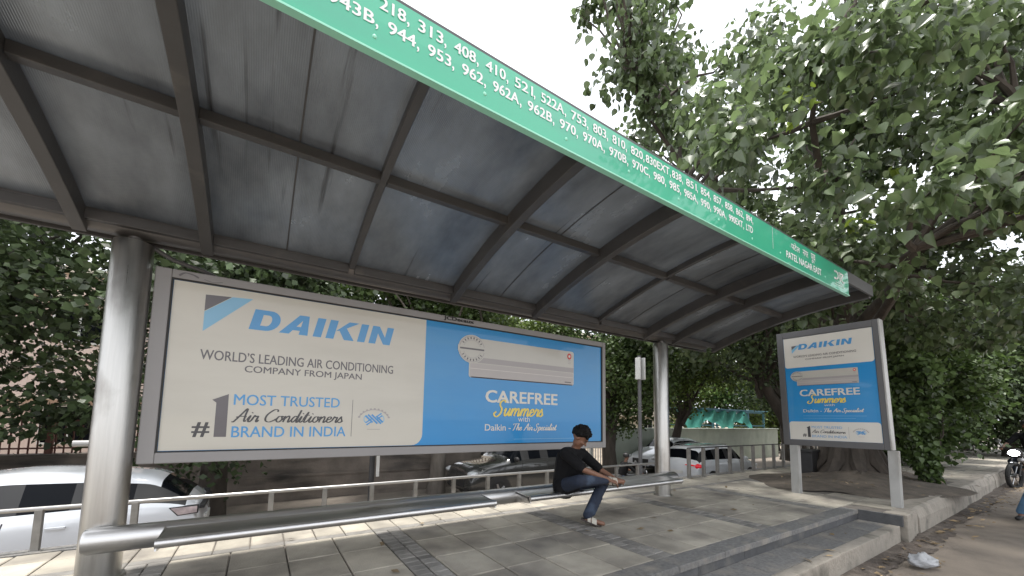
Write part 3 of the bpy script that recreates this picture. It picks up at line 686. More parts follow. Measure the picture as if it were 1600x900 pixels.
stamp(A, 2.31, 2.265, .19)
A.text('CAREFREE', 2.53, 3.785, 1.565, 1.735, 'pwhite', 2, bold=.035)
script(A, 'Summers', 2.66, 3.56, 1.39, 1.60, 'yellow', .135, lay=4)
A.text('with', 3.065, 3.27, 1.31, 1.388, 'pwhite', 2)
A.text('Daikin -', 2.532, 2.945, 1.184, 1.272, 'pwhite', 2, bold=.015)
script(A, 'The Air Specialist', 2.96, 3.785, 1.19, 1.282, 'pwhite', .16)
A.rect(2.997, 1.064, 4.5, 1.069, 'lightblue', 2)
A.build('lettering', poster)
J = Art(lambda u, v, lay: (u, fy0-.0015*lay, v))
J.text('JCDecaux', 1.886, 2.318, 2.588, 2.65, 'gasket', 1, bold=.06)
J.stroke([(-.7, 2.6), (-.66, 2.632), (-.6, 2.625), (-.56, 2.605)], .02, 'inkgrey', 1); J.stroke([(-.52, 2.6), (-.45, 2.585), (-.38, 2.6)], .008, 'inkgrey', 1)
world_child(J.build('lettering', bb), BO)
for x in (-.2, 2.0, 4.2):
    br = MB(); br.box((x-.05, CY+.2, BZ0+.1), (x+.05, CY+.24, BZ1-.1))
    world_child(br.build('bracket', MT['frame'], bb), BO)

# ================================================================== BENCH
TY, TZ, TR = 4.36, .345, .1
be = thing('steel_bench', (2.64, TY, 0), 'polished steel tube bench with two perch seats running between the shelter columns', 'bench')
EO = Vector(be.location)
m_ = MB(); m_.tube([(-1.09, TY, TZ), (-1.075, TY, TZ), (-1.05, TY, TZ), (6.36, TY, TZ), (6.38, TY, TZ)], [.06, .092, TR, TR, .09], 32)
m_.box((-1.03, TY+.06, TZ-.05), (-.93, CY-.1, TZ+.05)); m_.box((6.22, TY+.06, TZ-.05), (6.3, CY-.1, TZ+.05))
world_child(m_.build('main_tube', MT['steelx'], be, smooth=True), EO)
FYS, FZS = 3.965, .365
for x0, x1 in ((-.6, 2.37), (2.86, 6.0)):
    s_ = MB(); prof = [(TY-.02, TZ+.094), (TY-.09, TZ+.055), (FYS+.04, FZS+.012), (FYS, FZS+.03), (FYS, FZS+.018), (FYS+.04, FZS), (TY-.085, TZ+.035), (TY-.03, TZ+.07)]
    s_.prism(prof, 0, x0, x1)
    so_ = world_child(s_.build('seat', MT['steelx'], be, smooth=True, ang=30), EO)
    fr_ = MB(); fr_.tube([(x0, FYS, FZS), (x1, FYS, FZS)], .036, 20); fr_.build('front_rail', MT['steelx'], so_, smooth=True)
    for xe, sg in ((x0, 1), (x1, -1)):
        ep = MB(); ep.prism([(TY, TZ+TR+.004), (TY-.1, TZ+.06), (FYS+.02, FZS+.02), (FYS-.02, FZS-.05), (FYS+.03, FZS-.06), (TY-.08, TZ-.07), (TY, TZ-TR-.004)], 0, xe, xe+.012*sg)
        ep.build('end_plate', MT['steelx'], so_)

# ================================================================== SIDE AD PANEL
sp = thing('advertising_panel', (8.93, 2.8, 0), 'upright framed poster stand with blue air conditioner advertisement on two posts', 'advertising panel')
SO = Vector(sp.location)
SX, SY0, SY1, SZ0, SZ1 = 8.93, 2.02, 3.60, .93, 3.2
tilt = .025
def sk(y, z): return y+(z-SZ0)*tilt
fm = MB()
def sbox(mb, y0, z0, y1, z1, xa, xb): mb.prism([(sk(y0, z0), z0), (sk(y1, z0), z0), (sk(y1, z1), z1), (sk(y0, z1), z1)], 0, xa, xb)
iy0, iy1, iz0, iz1 = 2.1, 3.49, 1.04, 3.08
sbox(fm, SY0, SZ0, iy0, SZ1, SX-.012, SX+.16); sbox(fm, iy1, SZ0, SY1, SZ1, SX-.012, SX+.16); sbox(fm, iy0, SZ0, iy1, iz0, SX-.012, SX+.16); sbox(fm, iy0, iz1, iy1, SZ1, SX-.012, SX+.16); sbox(fm, iy0, iz0, iy1, iz1, SX+.06, SX+.15)
world_child(fm.build('frame', MT['signframe'], sp, bevel=.008), SO)
sd = MB(); sbox(sd, SY0-.028, SZ0, SY0-.001, SZ1, SX-.02, SX+.17); world_child(sd.build('side_cover', MT['signedge'], sp, bevel=.005), SO)
pp = MB(); sbox(pp, iy0+.004, iz0+.004, iy1-.004, iz1-.004, SX+.005, SX+.05)
sposter = world_child(pp.build('poster', MT['blue'], sp), SO)
U0 = iy1-.004; UW = iy1-iy0-.008; VH = iz1-iz0
B = Art(lambda u, v, lay: (SX+.005-.0015*lay, sk(U0-u, v), v))
B.rect(0.004, 2.465, UW-.004, iz1-.006, 'pwhite', 1, .05, 'ab'); B.rect(.004, iz0+.006, UW-.004, 1.395, 'pwhite', 1, .05, 'cd')
B.poly([(.14, 2.905), (.23, 2.91), (.14, 2.83)], 'inkgrey', 2); B.poly([(.23, 2.91), (.285, 2.91), (.14, 2.755), (.14, 2.828)], 'lightblue', 2)
daikin(B, .25, 1.1, 2.82, 2.93, 'logoblue')
B.text('WORLD’S LEADING AIR CONDITIONING', .16, 1.14, 2.665, 2.705, 'inkgrey', 2, bold=.01); B.text('COMPANY FROM JAPAN', .36, .96, 2.595, 2.632, 'inkgrey', 2, bold=.01)
acunit(B, .19, 1.14, 2.10, 2.385); stamp(B, .2, 2.29, .1)
B.text('CAREFREE', .22, 1.14, 1.89, 2.02, 'pwhite', 2, bold=.035); script(B, 'Summers', .34, .97, 1.755, 1.915, 'yellow', .135, lay=4)
B.text('with', .6, .76, 1.69, 1.735, 'pwhite', 2)
B.text('Daikin -', .26, .56, 1.575, 1.635, 'pwhite', 2, bold=.015); script(B, 'The Air Specialist', .58, 1.18, 1.578, 1.645, 'pwhite', .17)
B.rect(.25, 1.505, 1.2, 1.51, 'lightblue', 2); B.rect(.25, 1.46, 1.05, 1.464, 'lightblue', 2)
B.text('#', .22, .285, 1.1, 1.165, 'inkblack', 2, bold=.03); B.poly([(.29, 1.285), (.35, 1.315), (.352, 1.1), (.305, 1.1), (.305, 1.27)], 'inkblack', 2)
B.text('MOST TRUSTED', .375, .84, 1.27, 1.315, 'logoblue', 2); script(B, 'Air Conditioners', .37, .9, 1.185, 1.245, 'inkblack', .14); B.text('BRAND IN INDIA', .37, .9, 1.1, 1.145, 'logoblue', 2)
B.rect(.93, 1.1, .934, 1.31, 'acgrey', 2); emblem(B, 1.1, 1.21, .62)
B.build('lettering', sposter)
for y0, y1, x0 in ((3.36, 3.5, SX-.02), (1.93, 2.06, SX-.02)):
    q = MB(); q.box((x0, y0, -.02), (x0+.12, y1, SZ0-.004)); q.box((x0+.035, y0-.006, -.02), (x0+.06, y0, SZ0-.01)); world_child(q.build('post', MT['signedge'], sp, bevel=.012), SO)

# ================================================================== RAILINGS
def railing(name, label, posts, x0, x1, y, h, pw, rr, mp_, mr_, zb=0., rail2=None):
    t = thing(name, (posts[0], y, zb), label, 'railing'); o_ = Vector(t.location)
    rl = MB(); rl.tube([(x0, y, h), (x1, y, h)], rr, 10); world_child(rl.build('rail', MT[mr_], t, smooth=True), o_)
    for x in posts:
        p = MB(); p.box((x-pw, y-pw, zb), (x+pw, y+pw, h-.006)); p.box((x-pw*1.7, y-pw*1.7, zb), (x+pw*1.7, y+pw*1.7, zb+.01)); world_child(p.build('post', MT[mp_], t, bevel=.004), o_)
    return t
railing('railing', 'low steel handrail along the platform edge behind the bench', [-4.3, -3, -1.73, -1.05, .18, .78, 1.38, 2.01, 2.63, 3.25, 3.88, 4.5, 5.1, 5.75, 6.35, 7.02, 7.69], -9, 8.0, 5.7, .40, .028, .022, 'railpost', 'rail')
railing('railing', 'row of upright metal posts with thin top rail beyond the right column', [8.7+.62*i for i in range(17)], 8.66, 18.7, 5.55, .72, .035, .015, 'railpost', 'iron')

# ================================================================== VEHICLES
def split_eval(o, names, mats, parent):
    """evaluate a subdivided cage and split it into one mesh per material, windows into one mesh per pane"""
    me = eval_mesh(o); bm = bmesh.new(); bm.from_mesh(me); bm.faces.ensure_lookup_table()
    seen = set(); res = []
    groups = []
    for mi in range(len(names)):
        fs = [f for f in bm.faces if f.material_index == mi]
        if names[mi] not in ('window', 'pillar_trim'): groups.append((mi, fs)); continue
        left = set(fs)
        while left:
            st_ = [left.pop()]; isl = []
            while st_:
                f = st_.pop(); isl.append(f)
                for e in f.edges:
                    for g2 in e.link_faces:
                        if g2 in left: left.discard(g2); st_.append(g2)
            groups.append((mi, isl))
    for mi, fs in groups:
        if not fs: continue
        vm = {}; vv = []; ff = []
        for f in fs:
            q = []
            for v in f.verts:
                if v.index not in vm: vm[v.index] = len(vv); vv.append(v.co[:])
                q.append(vm[v.index])
            ff.append(q)
        m2 = bpy.data.meshes.new(names[mi]); m2.from_pydata(vv, [], ff); m2.materials.append(MT[mats[mi]]); m2.polygons.foreach_set('use_smooth', [True]*len(ff)); m2.update()
        ob = bpy.data.objects.new(names[mi], m2); COL.objects.link(ob); ob.parent = parent; res.append(ob)
    bm.free(); bpy.data.meshes.remove(me); return res
def car(name, loc, rz, label, paint, Ln=4.2, W=1.74, Ht=1.5, kind='hatch', lower='black', group=None):
    t = thing(name, loc, label, 'car', group or 'cars parked on the service lane', rz)
    hw = W/2
    belt = Ht*.63; hood = Ht*.60
    # stations (front = +x): x fraction, bottom z, belt z, top z, top half width, zone
    if kind == 'suv': S_ = [(0, .34, .55, .72, .6, 'n'), (.02, .28, .7, .98, .66, 'n'), (.1, .25, .95, 1.04, .68, 'h'), (.23, .25, 1.0, 1.1, .7, 'h'), (.265, .25, 1.02, 1.13, .7, 'c'), (.37, .25, 1.03, 1.62, .6, 'r'), (.40, .25, 1.03, 1.66, .61, 'p'), (.52, .25, 1.04, 1.7, .62, 'r'), (.545, .25, 1.04, 1.7, .62, 'p'), (.70, .25, 1.06, 1.68, .61, 'r'), (.725, .25, 1.06, 1.68, .61, 'p'), (.86, .26, 1.08, 1.62, .59, 'r'), (.91, .27, 1.08, 1.58, .58, 'p'), (.965, .3, 1.05, 1.1, .7, 't'), (.985, .32, .95, 1.02, .68, 't'), (1, .4, .6, .8, .62, 'n')]
    else: S_ = [(0, .3, .5, .62, .58, 'n'), (.02, .24, .6, .76, .64, 'n'), (.1, .2, .8, .88, .67, 'h'), (.22, .2, .88, .98, .69, 'h'), (.26, .2, .9, 1.02, .69, 'c'), (.40, .2, .92, 1.42, .56, 'r'), (.43, .2, .92, 1.45, .57, 'p'), (.53, .2, .93, 1.5, .58, 'r'), (.555, .2, .93, 1.5, .58, 'p'), (.70, .2, .96, 1.47, .57, 'r'), (.725, .2, .96, 1.46, .57, 'p'), (.83, .22, .99, 1.4, .55, 'r'), (.87, .24, 1.0, 1.37, .54, 'p'), (.965, .3, .98, 1.04, .66, 't'), (.985, .32, .85, .95, .64, 't'), (1, .38, .55, .75, .6, 'n')]
    sc = Ht/(1.7 if kind == 'suv' else 1.5)
    rows = []
    for fx, zb, zbt, zt, hwt, zn in S_:
        x = Ln/2-fx*Ln; end = .86 if zn == 'n' and (fx in (0, 1)) else (.96 if zn in 'nt' else 1)
        zb *= sc; zbt *= sc; zt *= sc; hwt = hwt*W/1.74; h_ = hw*end
        up = zn in 'rp'
        pr = [(0, zb), (h_*.8, zb), (h_*.98, zb+.1), (h_, zb+(zbt-zb)*.55), (h_*.985, zbt-.05), (h_*.955 if up else h_*.95, zbt), (hwt+.02, zt-.07 if up else zbt+(zt-zbt)*.5), (hwt-.06, zt-.01 if up else zt-.02), (0, zt+.015)]
        rows.append([(x, -p, q) for p, q in pr[::-1]][:-1]+[(x, p, q) for p, q in pr])
    n = len(rows[0]); mb = MB()
    for r_ in rows: mb.v += r_
    for i in range(len(rows)-1):
        z0, z1 = S_[i][5], S_[i+1][5]
        for j in range(n-1):
            k = min(j, n-2-j)     # 0 = roof centre strip ... 7 = underside
            mi = 0
            if k == 2 and z0 in 'rpc' and z1 in 'rp':
                if (z0, z1) in (('c', 'r'), ('p', 'r')): mi = 1
                if (z0, z1) == ('r', 'p'): mi = 2
            if k in (0, 1) and (z0, z1) == ('c', 'r'): mi = 1
            if k in (0, 1) and (z0, z1) == ('p', 't'): mi = 1
            if k == 2 and (z0, z1) == ('p', 't'): mi = 2
            if k >= 6 or (k == 5 and lower and False): mi = 3
            mb.f.append((i*n+j, i*n+j+1, (i+1)*n+j+1, (i+1)*n+j)); mb.mi.append(mi)
    mb.f.append(tuple(range(n))); mb.mi.append(0); mb.f.append(tuple((len(rows)-1)*n+j for j in range(n))[::-1]); mb.mi.append(0)
    tmp = mb.build('tmp', [MT[paint], MT['glass'], MT['black'], MT['black']], None)
    ss = tmp.modifiers.new('s', 'SUBSURF'); ss.levels = 2; ss.render_levels = 2
    split_eval(tmp, ['body', 'window', 'pillar_trim', 'lower_cladding'], [paint, 'glass', 'black', 'black'], t); bpy.data.objects.remove(tmp)
    wr = .33*sc if kind == 'suv' else .31
    for fx in (.185, .80):
        for sy in (-1, 1):
            x = Ln/2-fx*Ln; y = sy*(hw-.1)
            a = MB(); a.tube([(x, sy*(hw-.3), wr+.02), (x, sy*(hw+.006), wr+.02)], wr*1.17, 28); a.build('wheel_arch', MT['black'], t, smooth=True)
            ty = MB(); ty.tube([(x, y-sy*.1, wr), (x, y-sy*.09, wr), (x, y+sy*.09, wr), (x, y+sy*.112, wr), (x, y+sy*.116, wr)], [wr*.9, wr, wr, wr*.9, wr*.68], 28)
            wh = ty.build('wheel', MT['tyre'], t, smooth=True)
            rm = MB(); rm.tube([(x, y+sy*.113, wr), (x, y+sy*.122, wr)], wr*.6, 24)
            rm.build('rim', MT['black'], wh, smooth=True)
            rm = MB()
            for k in range(5):
                an = 2*math.pi*k/5; rm.tube([(x, y+sy*.122, wr), (x+math.cos(an)*wr*.6, y+sy*.125, wr+math.sin(an)*wr*.6)], [.05, .03], 6)
            rm.build('spokes', MT['alloy'], wh, smooth=True)
    for sy in (-1, 1):
        zl = (.78 if kind == 'suv' else .66)*sc
        a = MB(); a.ball((Ln/2-.16, sy*(hw*.78), zl), (.16, .17, .085), 16, 10); a.build('headlight', MT['lamp'], t, smooth=True)
        zt_ = .9*sc
        if kind != 'suv':
            for nm_, mm_, e_ in (('lamp_surround', 'black', .012), ('tail_light', 'taillamp2', 0)):
                a = MB(); x0 = -Ln/2+.06; x1 = -Ln/2+.36; yy = hw*.955+.012-e_*.4
                a.prism([(x0-e_, zt_-.03-e_), (x1-.09+e_, zt_-.05-e_), (x1+e_*2, zt_+.05+e_), (x0-e_, zt_+.06+e_)], 1, sy*(yy-.08), sy*yy); a.build(nm_, MT[mm_], t, bevel=.004)
            a = MB(); a.box((-Ln/2-.004, sy*.3-.32, zt_-.02), (-Ln/2+.06, sy*.3+.32, zt_+.03), .01); a.build('boot_trim', MT['black'], t)
        a = MB(); zt_ = (.92 if kind == 'suv' else .86)*sc; a.ball((-Ln/2+.2, sy*(hw*.86), zt_), (.19, .1, .05 if kind != 'suv' else .11), 16, 10); a.ball((-Ln/2+.04, sy*(hw*.6), zt_+.03), (.04, .22, .03), 12, 8); kind == 'suv' and a.build('tail_light', MT['taillamp'], t, smooth=True)
        a = MB(); xm = Ln/2-.30*Ln; a.ball((xm, sy*(hw+.07), belt+.07), (.07, .11, .075), 12, 8); a.tube([(xm-.02, sy*(hw-.06), belt+.02), (xm-.01, sy*(hw+.02), belt+.05)], .025, 8); a.build('mirror', MT['black' if paint == 'card' else paint], t, smooth=True)
        a = MB(); [a.box((Ln/2-fx*Ln-.09, sy*(hw+.002)-.012, belt-.13), (Ln/2-fx*Ln+.09, sy*(hw+.002)+.012, belt-.1), .006) for fx in (.47, .66)]; a.build('door_handles', MT[paint], t)
        for fx in (.355, .55, .725):
            a = MB(); xx = Ln/2-fx*Ln; a.tube([(xx, sy*hw*.975, .34*sc), (xx, sy*hw*.99, .55*sc), (xx-.01, sy*hw*.982, belt-.14), (xx-.02, sy*hw*.962, belt-.01)], .007, 6); a.build('door_seam', MT['black'], t, smooth=True)
        if kind == 'suv':
            a = MB(); zz = Ht-.02; a.tube([(Ln/2-.42*Ln, sy*.52, zz-.05), (Ln/2-.45*Ln, sy*.53, zz+.03), (Ln/2-.84*Ln, sy*.52, zz), (Ln/2-.87*Ln, sy*.51, zz-.08)], .018, 8); a.build('roof_rail', MT['alloy'], t, smooth=True)
    a = MB(); a.box((Ln/2-.05, -hw*.5, .42*sc), (Ln/2+.012, hw*.5, .62*sc), .02); a.build('grille', MT['black'], t)
    a = MB(); a.box((-Ln/2-.012, -.26, .60*sc), (-Ln/2+.03, .26, .72*sc), .006); a.build('number_plate', MT['plate'], t)
    return t
car('parked_car', (-2.78, 8.25, ZS), R(180), 'white hatchback parked at left behind the shelter column', 'carw', 4.3, 1.76, 1.55)
car('parked_car', (7.15, 10.25, ZS), R(180), 'dark grey sport utility car parked behind the seated man, facing left', 'card', 4.7, 1.85, 1.78, 'suv')
car('parked_car', (15.35, 8.9, ZS-.12), R(0), 'white sport utility car with bright red tail light seen from behind', 'carw', 4.4, 1.8, 1.62, 'suv')
car('parked_car', (16.7, 11.7, ZS), R(180), 'white car half hidden behind the right shelter column', 'carw', 4.2, 1.7, 1.6)

# ================================================================== PEOPLE
def hand(mb, wrist, direction, palm_n, s=1., curl=.5, thumb=1):
    """palm and five separate bent fingers"""
    d = Vector(direction).normalized(); n_ = Vector(palm_n); n_ = (n_-d*n_.dot(d)).normalized(); sd_ = d.cross(n_)
    w_ = Vector(wrist)
    for k in range(4):
        o_ = (k-1.5)*.02*s; mb.cap(w_+sd_*o_*.7, w_+d*.085*s+sd_*o_, .013*s, .0105*s, 8)
        l_ = (.068, .078, .074, .056)[k]*s; p0 = w_+d*.085*s+sd_*o_*1.1
        d1 = (d*math.cos(curl)+n_*math.sin(curl)).normalized(); d2 = (d*math.cos(curl*2.1)+n_*math.sin(curl*2.1)).normalized()
        p1 = p0+d1*l_*.55; p2 = p1+d2*l_*.5; mb.cap(p0, p1, .0098*s, .009*s, 8); mb.cap(p1, p2, .009*s, .0075*s, 8)
    p0 = w_+d*.03*s+sd_*.028*s*thumb; p1 = p0+(d*.6+sd_*thumb*.7+n_*.3).normalized()*.04*s; p2 = p1+(d*.85+sd_*thumb*.2+n_*.45).normalized()*.034*s
    mb.cap(p0, p1, .013*s, .011*s, 8); mb.cap(p1, p2, .011*s, .0085*s, 8)
def head(mb, c, fwd, up, s=1.):
    f = Vector(fwd).normalized(); u = Vector(up); u = (u-f*u.dot(f)).normalized(); r_ = f.cross(u)
    Mx = Matrix((r_, f, u)).transposed(); c = Vector(c)
    q = lambda x, y, z: c+(r_*x+f*y+u*z)*s
    mb.ball(q(0, -.012, .035), (.075*s, .092*s, .085*s), 20, 14, Mx); mb.ball(q(0, .022, -.03), (.06*s, .066*s, .085*s), 18, 12, Mx)
    mb.ball(q(0, .062, -.085), (.03*s, .026*s, .026*s), 12, 8, Mx)
    mb.cap(q(0, .088, .012), q(0, .108, -.024), .009*s, .014*s, 10); mb.ball(q(0, .09, .03), (.05*s, .014*s, .012*s), 12, 8, Mx)
    for sg in (-1, 1): mb.ball(q(.076*sg, -.012, 0), (.012*s, .022*s, .034*s), 10, 8, Mx); mb.ball(q(.042*sg, .066, -.018), (.022*s, .02*s, .02*s), 10, 8, Mx)
    return q, Mx
pe = thing('person', (3.55, 4.05, 0), 'man in black shirt and blue jeans sitting on the bench, bent over his crossed foot', 'person')
PO = Vector(pe.location)
hipR, hipL = Vector((3.46, 4.02, .47)), Vector((3.67, 4.07, .46)); pel = (hipR+hipL)/2
chest = Vector((3.545, 3.97, .82)); neckb = Vector((3.55, 3.89, .96)); hc = Vector((3.555, 3.82, 1.115))
shR, shL = Vector((3.35, 3.86, .915)), Vector((3.76, 3.98, .885))
elR, elL = Vector((3.42, 3.60, .735)), Vector((3.88, 3.76, .685))
wrR, wrL = Vector((3.77, 3.50, .60)), Vector((3.93, 3.58, .605))
knR, anR, toR = Vector((3.36, 3.60, .60)), Vector((3.79, 3.54, .595)), Vector((3.98, 3.46, .57))
knL, anL, toL = Vector((3.87, 3.68, .555)), Vector((3.62, 3.74, .10)), Vector((3.76, 3.60, .035))
fd = Vector((.52, -.6, -.66))
b = MB()
q, Mx = head(b, hc, fd, Vector((.12, -.25, 1)), 1.12)
b.cap(neckb-Vector((0, 0, .03)), hc+Vector((-.01, .03, -.06)), .058, .052)
b.cap(pel+Vector((0, .02, .02)), chest, .13, .145); b.cap(chest, neckb, .12, .07); b.cap(shR, shL, .06, .06)
for s_, e_, w_ in ((shR, elR, wrR), (shL, elL, wrL)): b.cap(s_, e_, .052, .041); b.cap(e_, w_, .041, .027)
for h_, k_, a_, t_ in ((hipR, knR, anR, toR), (hipL, knL, anL, toL)):
    b.cap(h_, k_, .085, .058); b.cap(k_, a_, .056, .036); b.cap(a_+(0, 0, -.02) if False else a_-Vector((0, 0, .02)), t_, .036, .028)
hand(b, wrR, Vector((.85, -.35, -.35)), Vector((.3, .3, -.9)), 1.05, .5, 1); hand(b, wrL, Vector((.55, -.75, -.2)), Vector((-.5, .1, -.85)), 1.05, .55, -1)
body = world_child(remeshed(b, 'body', MT['skin'], pe, .0085, 3), PO)
e = MB()
for sg in (-1, 1): e.ball(q(.033*sg, .083, .008), (.011, .007, .005), 10, 8, Mx)
e.build('eyes', MT['eye'], body, smooth=True)
e = MB()
for sg in (-1, 1): e.ball(q(.033*sg, .0905, .006), (.0055, .004, .0055), 8, 6, Mx); e.tube([q(.015*sg, .097, .03), q(.034*sg, .094, .036), q(.055*sg, .082, .03)], .005, 6)
e.build('brows', MT['hair'], body, smooth=True)
e = MB(); e.cap(q(-.022, .086, -.052), q(.022, .086, -.052), .006, .006, 8); e.build('lips', MT['lips'], body, smooth=True)
hr = MB()
for k in range(230):
    d = Vector(rng.normal(size=3)).normalized()
    if d.y > .62 and d.z < .35: continue
    if d.z < -.42 or (d.y > .1 and d.z < 0): continue
    p0 = q(d.x*.072, -.014+d.y*.09, .04+d.z*.082); dd = (p0-q(0, -.012, .0)).normalized()
    hr.cap(p0, p0+dd*.024+(q(0, .3, .55)-q(0, 0, 0))*.03+Vector(rng.normal(size=3))*.005, .025, .015, 7)
for k in range(26):
    x = -.065+.13*k/25; hr.cap(q(x, .055, .098), q(x+random.uniform(-.008, .008), .092-abs(x)*.35, .052+random.uniform(-.012, .012)), .017, .007, 7)
world_child(remeshed(hr, 'hair', MT['hair'], pe, .007, 9), PO)
sm_ = MB()
sm_.cap(pel+Vector((-.02, .05, -.02)), chest+Vector((-.02, .03, 0)), .172, .172); sm_.cap(pel+Vector((-.12, -.03, .0)), pel+Vector((.1, .02, .0)), .135, .13); sm_.cap(pel+Vector((.02, -.02, .02)), chest, .14, .15); sm_.cap(chest, neckb-Vector((0, 0, .035)), .15, .085)
sm_.cap(shR+Vector((.02, 0, 0)), shL-Vector((.02, 0, 0)), .082, .08); sm_.cap(shR, elR.lerp(shR, .12), .08, .066); sm_.cap(shL, elL.lerp(shL, .12), .076, .064)
sm_.cap(chest+Vector((.03, -.09, -.05)), pel+Vector((.06, -.1, .06)), .08, .09)
for sg in (-1, 1): sm_.cap(neckb+Vector((.05*sg, .02, .0)), neckb+Vector((.03*sg+.02, -.06, -.03)), .026, .02)
world_child(remeshed(sm_, 'shirt', MT['shirt'], pe, .01, 3), PO)
jn = MB()
jn.cap(hipR, hipL, .115, .112)
jn.cap(hipL, knL, .092, .07); jn.cap(knL, anL+Vector((.005, 0, .03)), .075, .062); jn.cap(hipR, knR, .1, .08); jn.cap(knR, anR-Vector((.05, 0, 0)), .076, .06)
for k in range(5): a_ = k/5; pz = knL.lerp(anL, .5+.1*k); jn.cap(pz-Vector((.03, 0, 0)), pz+Vector((.04, -.02, .012)), .045, .045)
world_child(remeshed(jn, 'jeans', MT['jeans'], pe, .01, 3), PO)
def sandal(an, to, upv, name):
    f = (to-an).normalized(); u = Vector(upv); u = (u-f*u.dot(f)).normalized(); r_ = f.cross(u)
    t_ = MB(); o_ = an-f*.07-u*.055; Lz = 13; prof = []
    for i in range(Lz):
        a = i/(Lz-1); wd = .038+.014*math.sin(a*math.pi)+.004*a; prof.append((a*.27, wd*(1 if 0 < i < Lz-1 else .6)))
    vv = []
    for h_ in (0, .024):
        for sg in (1, -1):
            for x, wd in (prof if sg > 0 else prof[::-1]): vv.append(tuple(o_+f*x+r_*wd*sg+u*h_))
    n = len(vv)//2
    t_.add(vv, [tuple(range(n))[::-1], tuple(range(n, 2*n))]+[(i, (i+1) % n, n+(i+1) % n, n+i) for i in range(n)])
    so2 = t_.build(name, MT['sole'], pe, bevel=.005); so2.location = -PO
    s2 = MB()
    for x0, x1, hh in ((.14, .205, .062), (.085, .125, .075)):
        pts = []; k = 9
        for i in range(k):
            a = math.pi*i/(k-1)
            for x in (x0, x1): pts.append(tuple(o_+f*(x-.02*math.sin(a))+r_*.053*math.cos(a)+u*(.02+hh*math.sin(a))))
        s2.add(pts, [(2*i, 2*i+1, 2*i+3, 2*i+2) for i in range(k-1)])
    s2o = s2.build('strap', MT['strap'], so2); sdm = s2o.modifiers.new('s', 'SOLIDIFY'); sdm.thickness = .006
    return so2
sandal(anL, toL+Vector((0, 0, .0)), Vector((.1, -.1, 1)), 'sandal'); sandal(anR, toR, Vector((-.35, -.55, .6)), 'sandal')

# motorcycles and riders at the right edge and behind the bench
def motorcycle(name, loc, rz, label, lit):
    t = thing(name, loc, label, 'motorcycle', 'motorcycles', rz)
    for x, nm in ((.65, 'wheel'), (-.65, 'wheel')):
        wv = MB(); k = 24
        wv.tube([(x+.3*math.cos(2*math.pi*i/k), 0, .3+.3*math.sin(2*math.pi*i/k)) for i in range(k+1)], .045, 8, cap=False); wo = wv.build(nm, MT['tyre'], t, smooth=True)
        s_ = MB(); s_.tube([(x, -.05, .3), (x, .05, .3)], .05, 12)
        for i in range(6): a = math.pi*i/3; s_.tube([(x, 0, .3), (x+.27*math.cos(a), 0, .3+.27*math.sin(a))], .012, 6)
        s_.build('rim', MT['alloy'], wo, smooth=True)
    f = MB(); f.tube([(.65, -.08, .3), (.45, -.08, .85)], .02, 8); f.tube([(.65, .08, .3), (.45, .08, .85)], .02, 8); f.tube([(.45, -.3, .98), (.42, -.12, .95), (.42, .12, .95), (.45, .3, .98)], .014, 8); f.tube([(.42, 0, .9), (.1, 0, .45), (-.4, 0, .4), (-.65, 0, .3)], .035, 8)
    f.build('frame', MT['black'], t, smooth=True)
    f = MB(); f.ball((.12, 0, .78), (.28, .13, .14), 16, 10); f.build('tank', MT['card'], t, smooth=True)
    f = MB(); f.ball((-.38, 0, .76), (.38, .13, .06), 16, 8); f.build('seat', MT['black'], t, smooth=True)
    f = MB(); f.ball((-.02, 0, .42), (.2, .14, .17), 14, 10); f.build('engine', MT['alloy'], t, smooth=True)
    f = MB(); f.ball((.52, 0, .86), (.11, .12, .12), 14, 10); fo = f.build('headlamp_cowl', MT['black'], t, smooth=True)
    f = MB(); f.ball((.60, 0, .86), (.05, .10, .075), 14, 10); f.build('headlight', MT['headglow' if lit else 'lamp'], fo, smooth=True)
    for sg in (-1, 1): f = MB(); f.tube([(.43, .24*sg, .97), (.45, .3*sg, 1.12)], .008, 6); f.ball((.45, .31*sg, 1.15), (.02, .06, .045), 10, 8); f.build('mirror', MT['alloy'], t, smooth=True)
    f = MB(); f.ball((.66, 0, .62), (.16, .06, .03), 12, 6); f.build('mudguard', MT['card'], t, smooth=True)
    return t
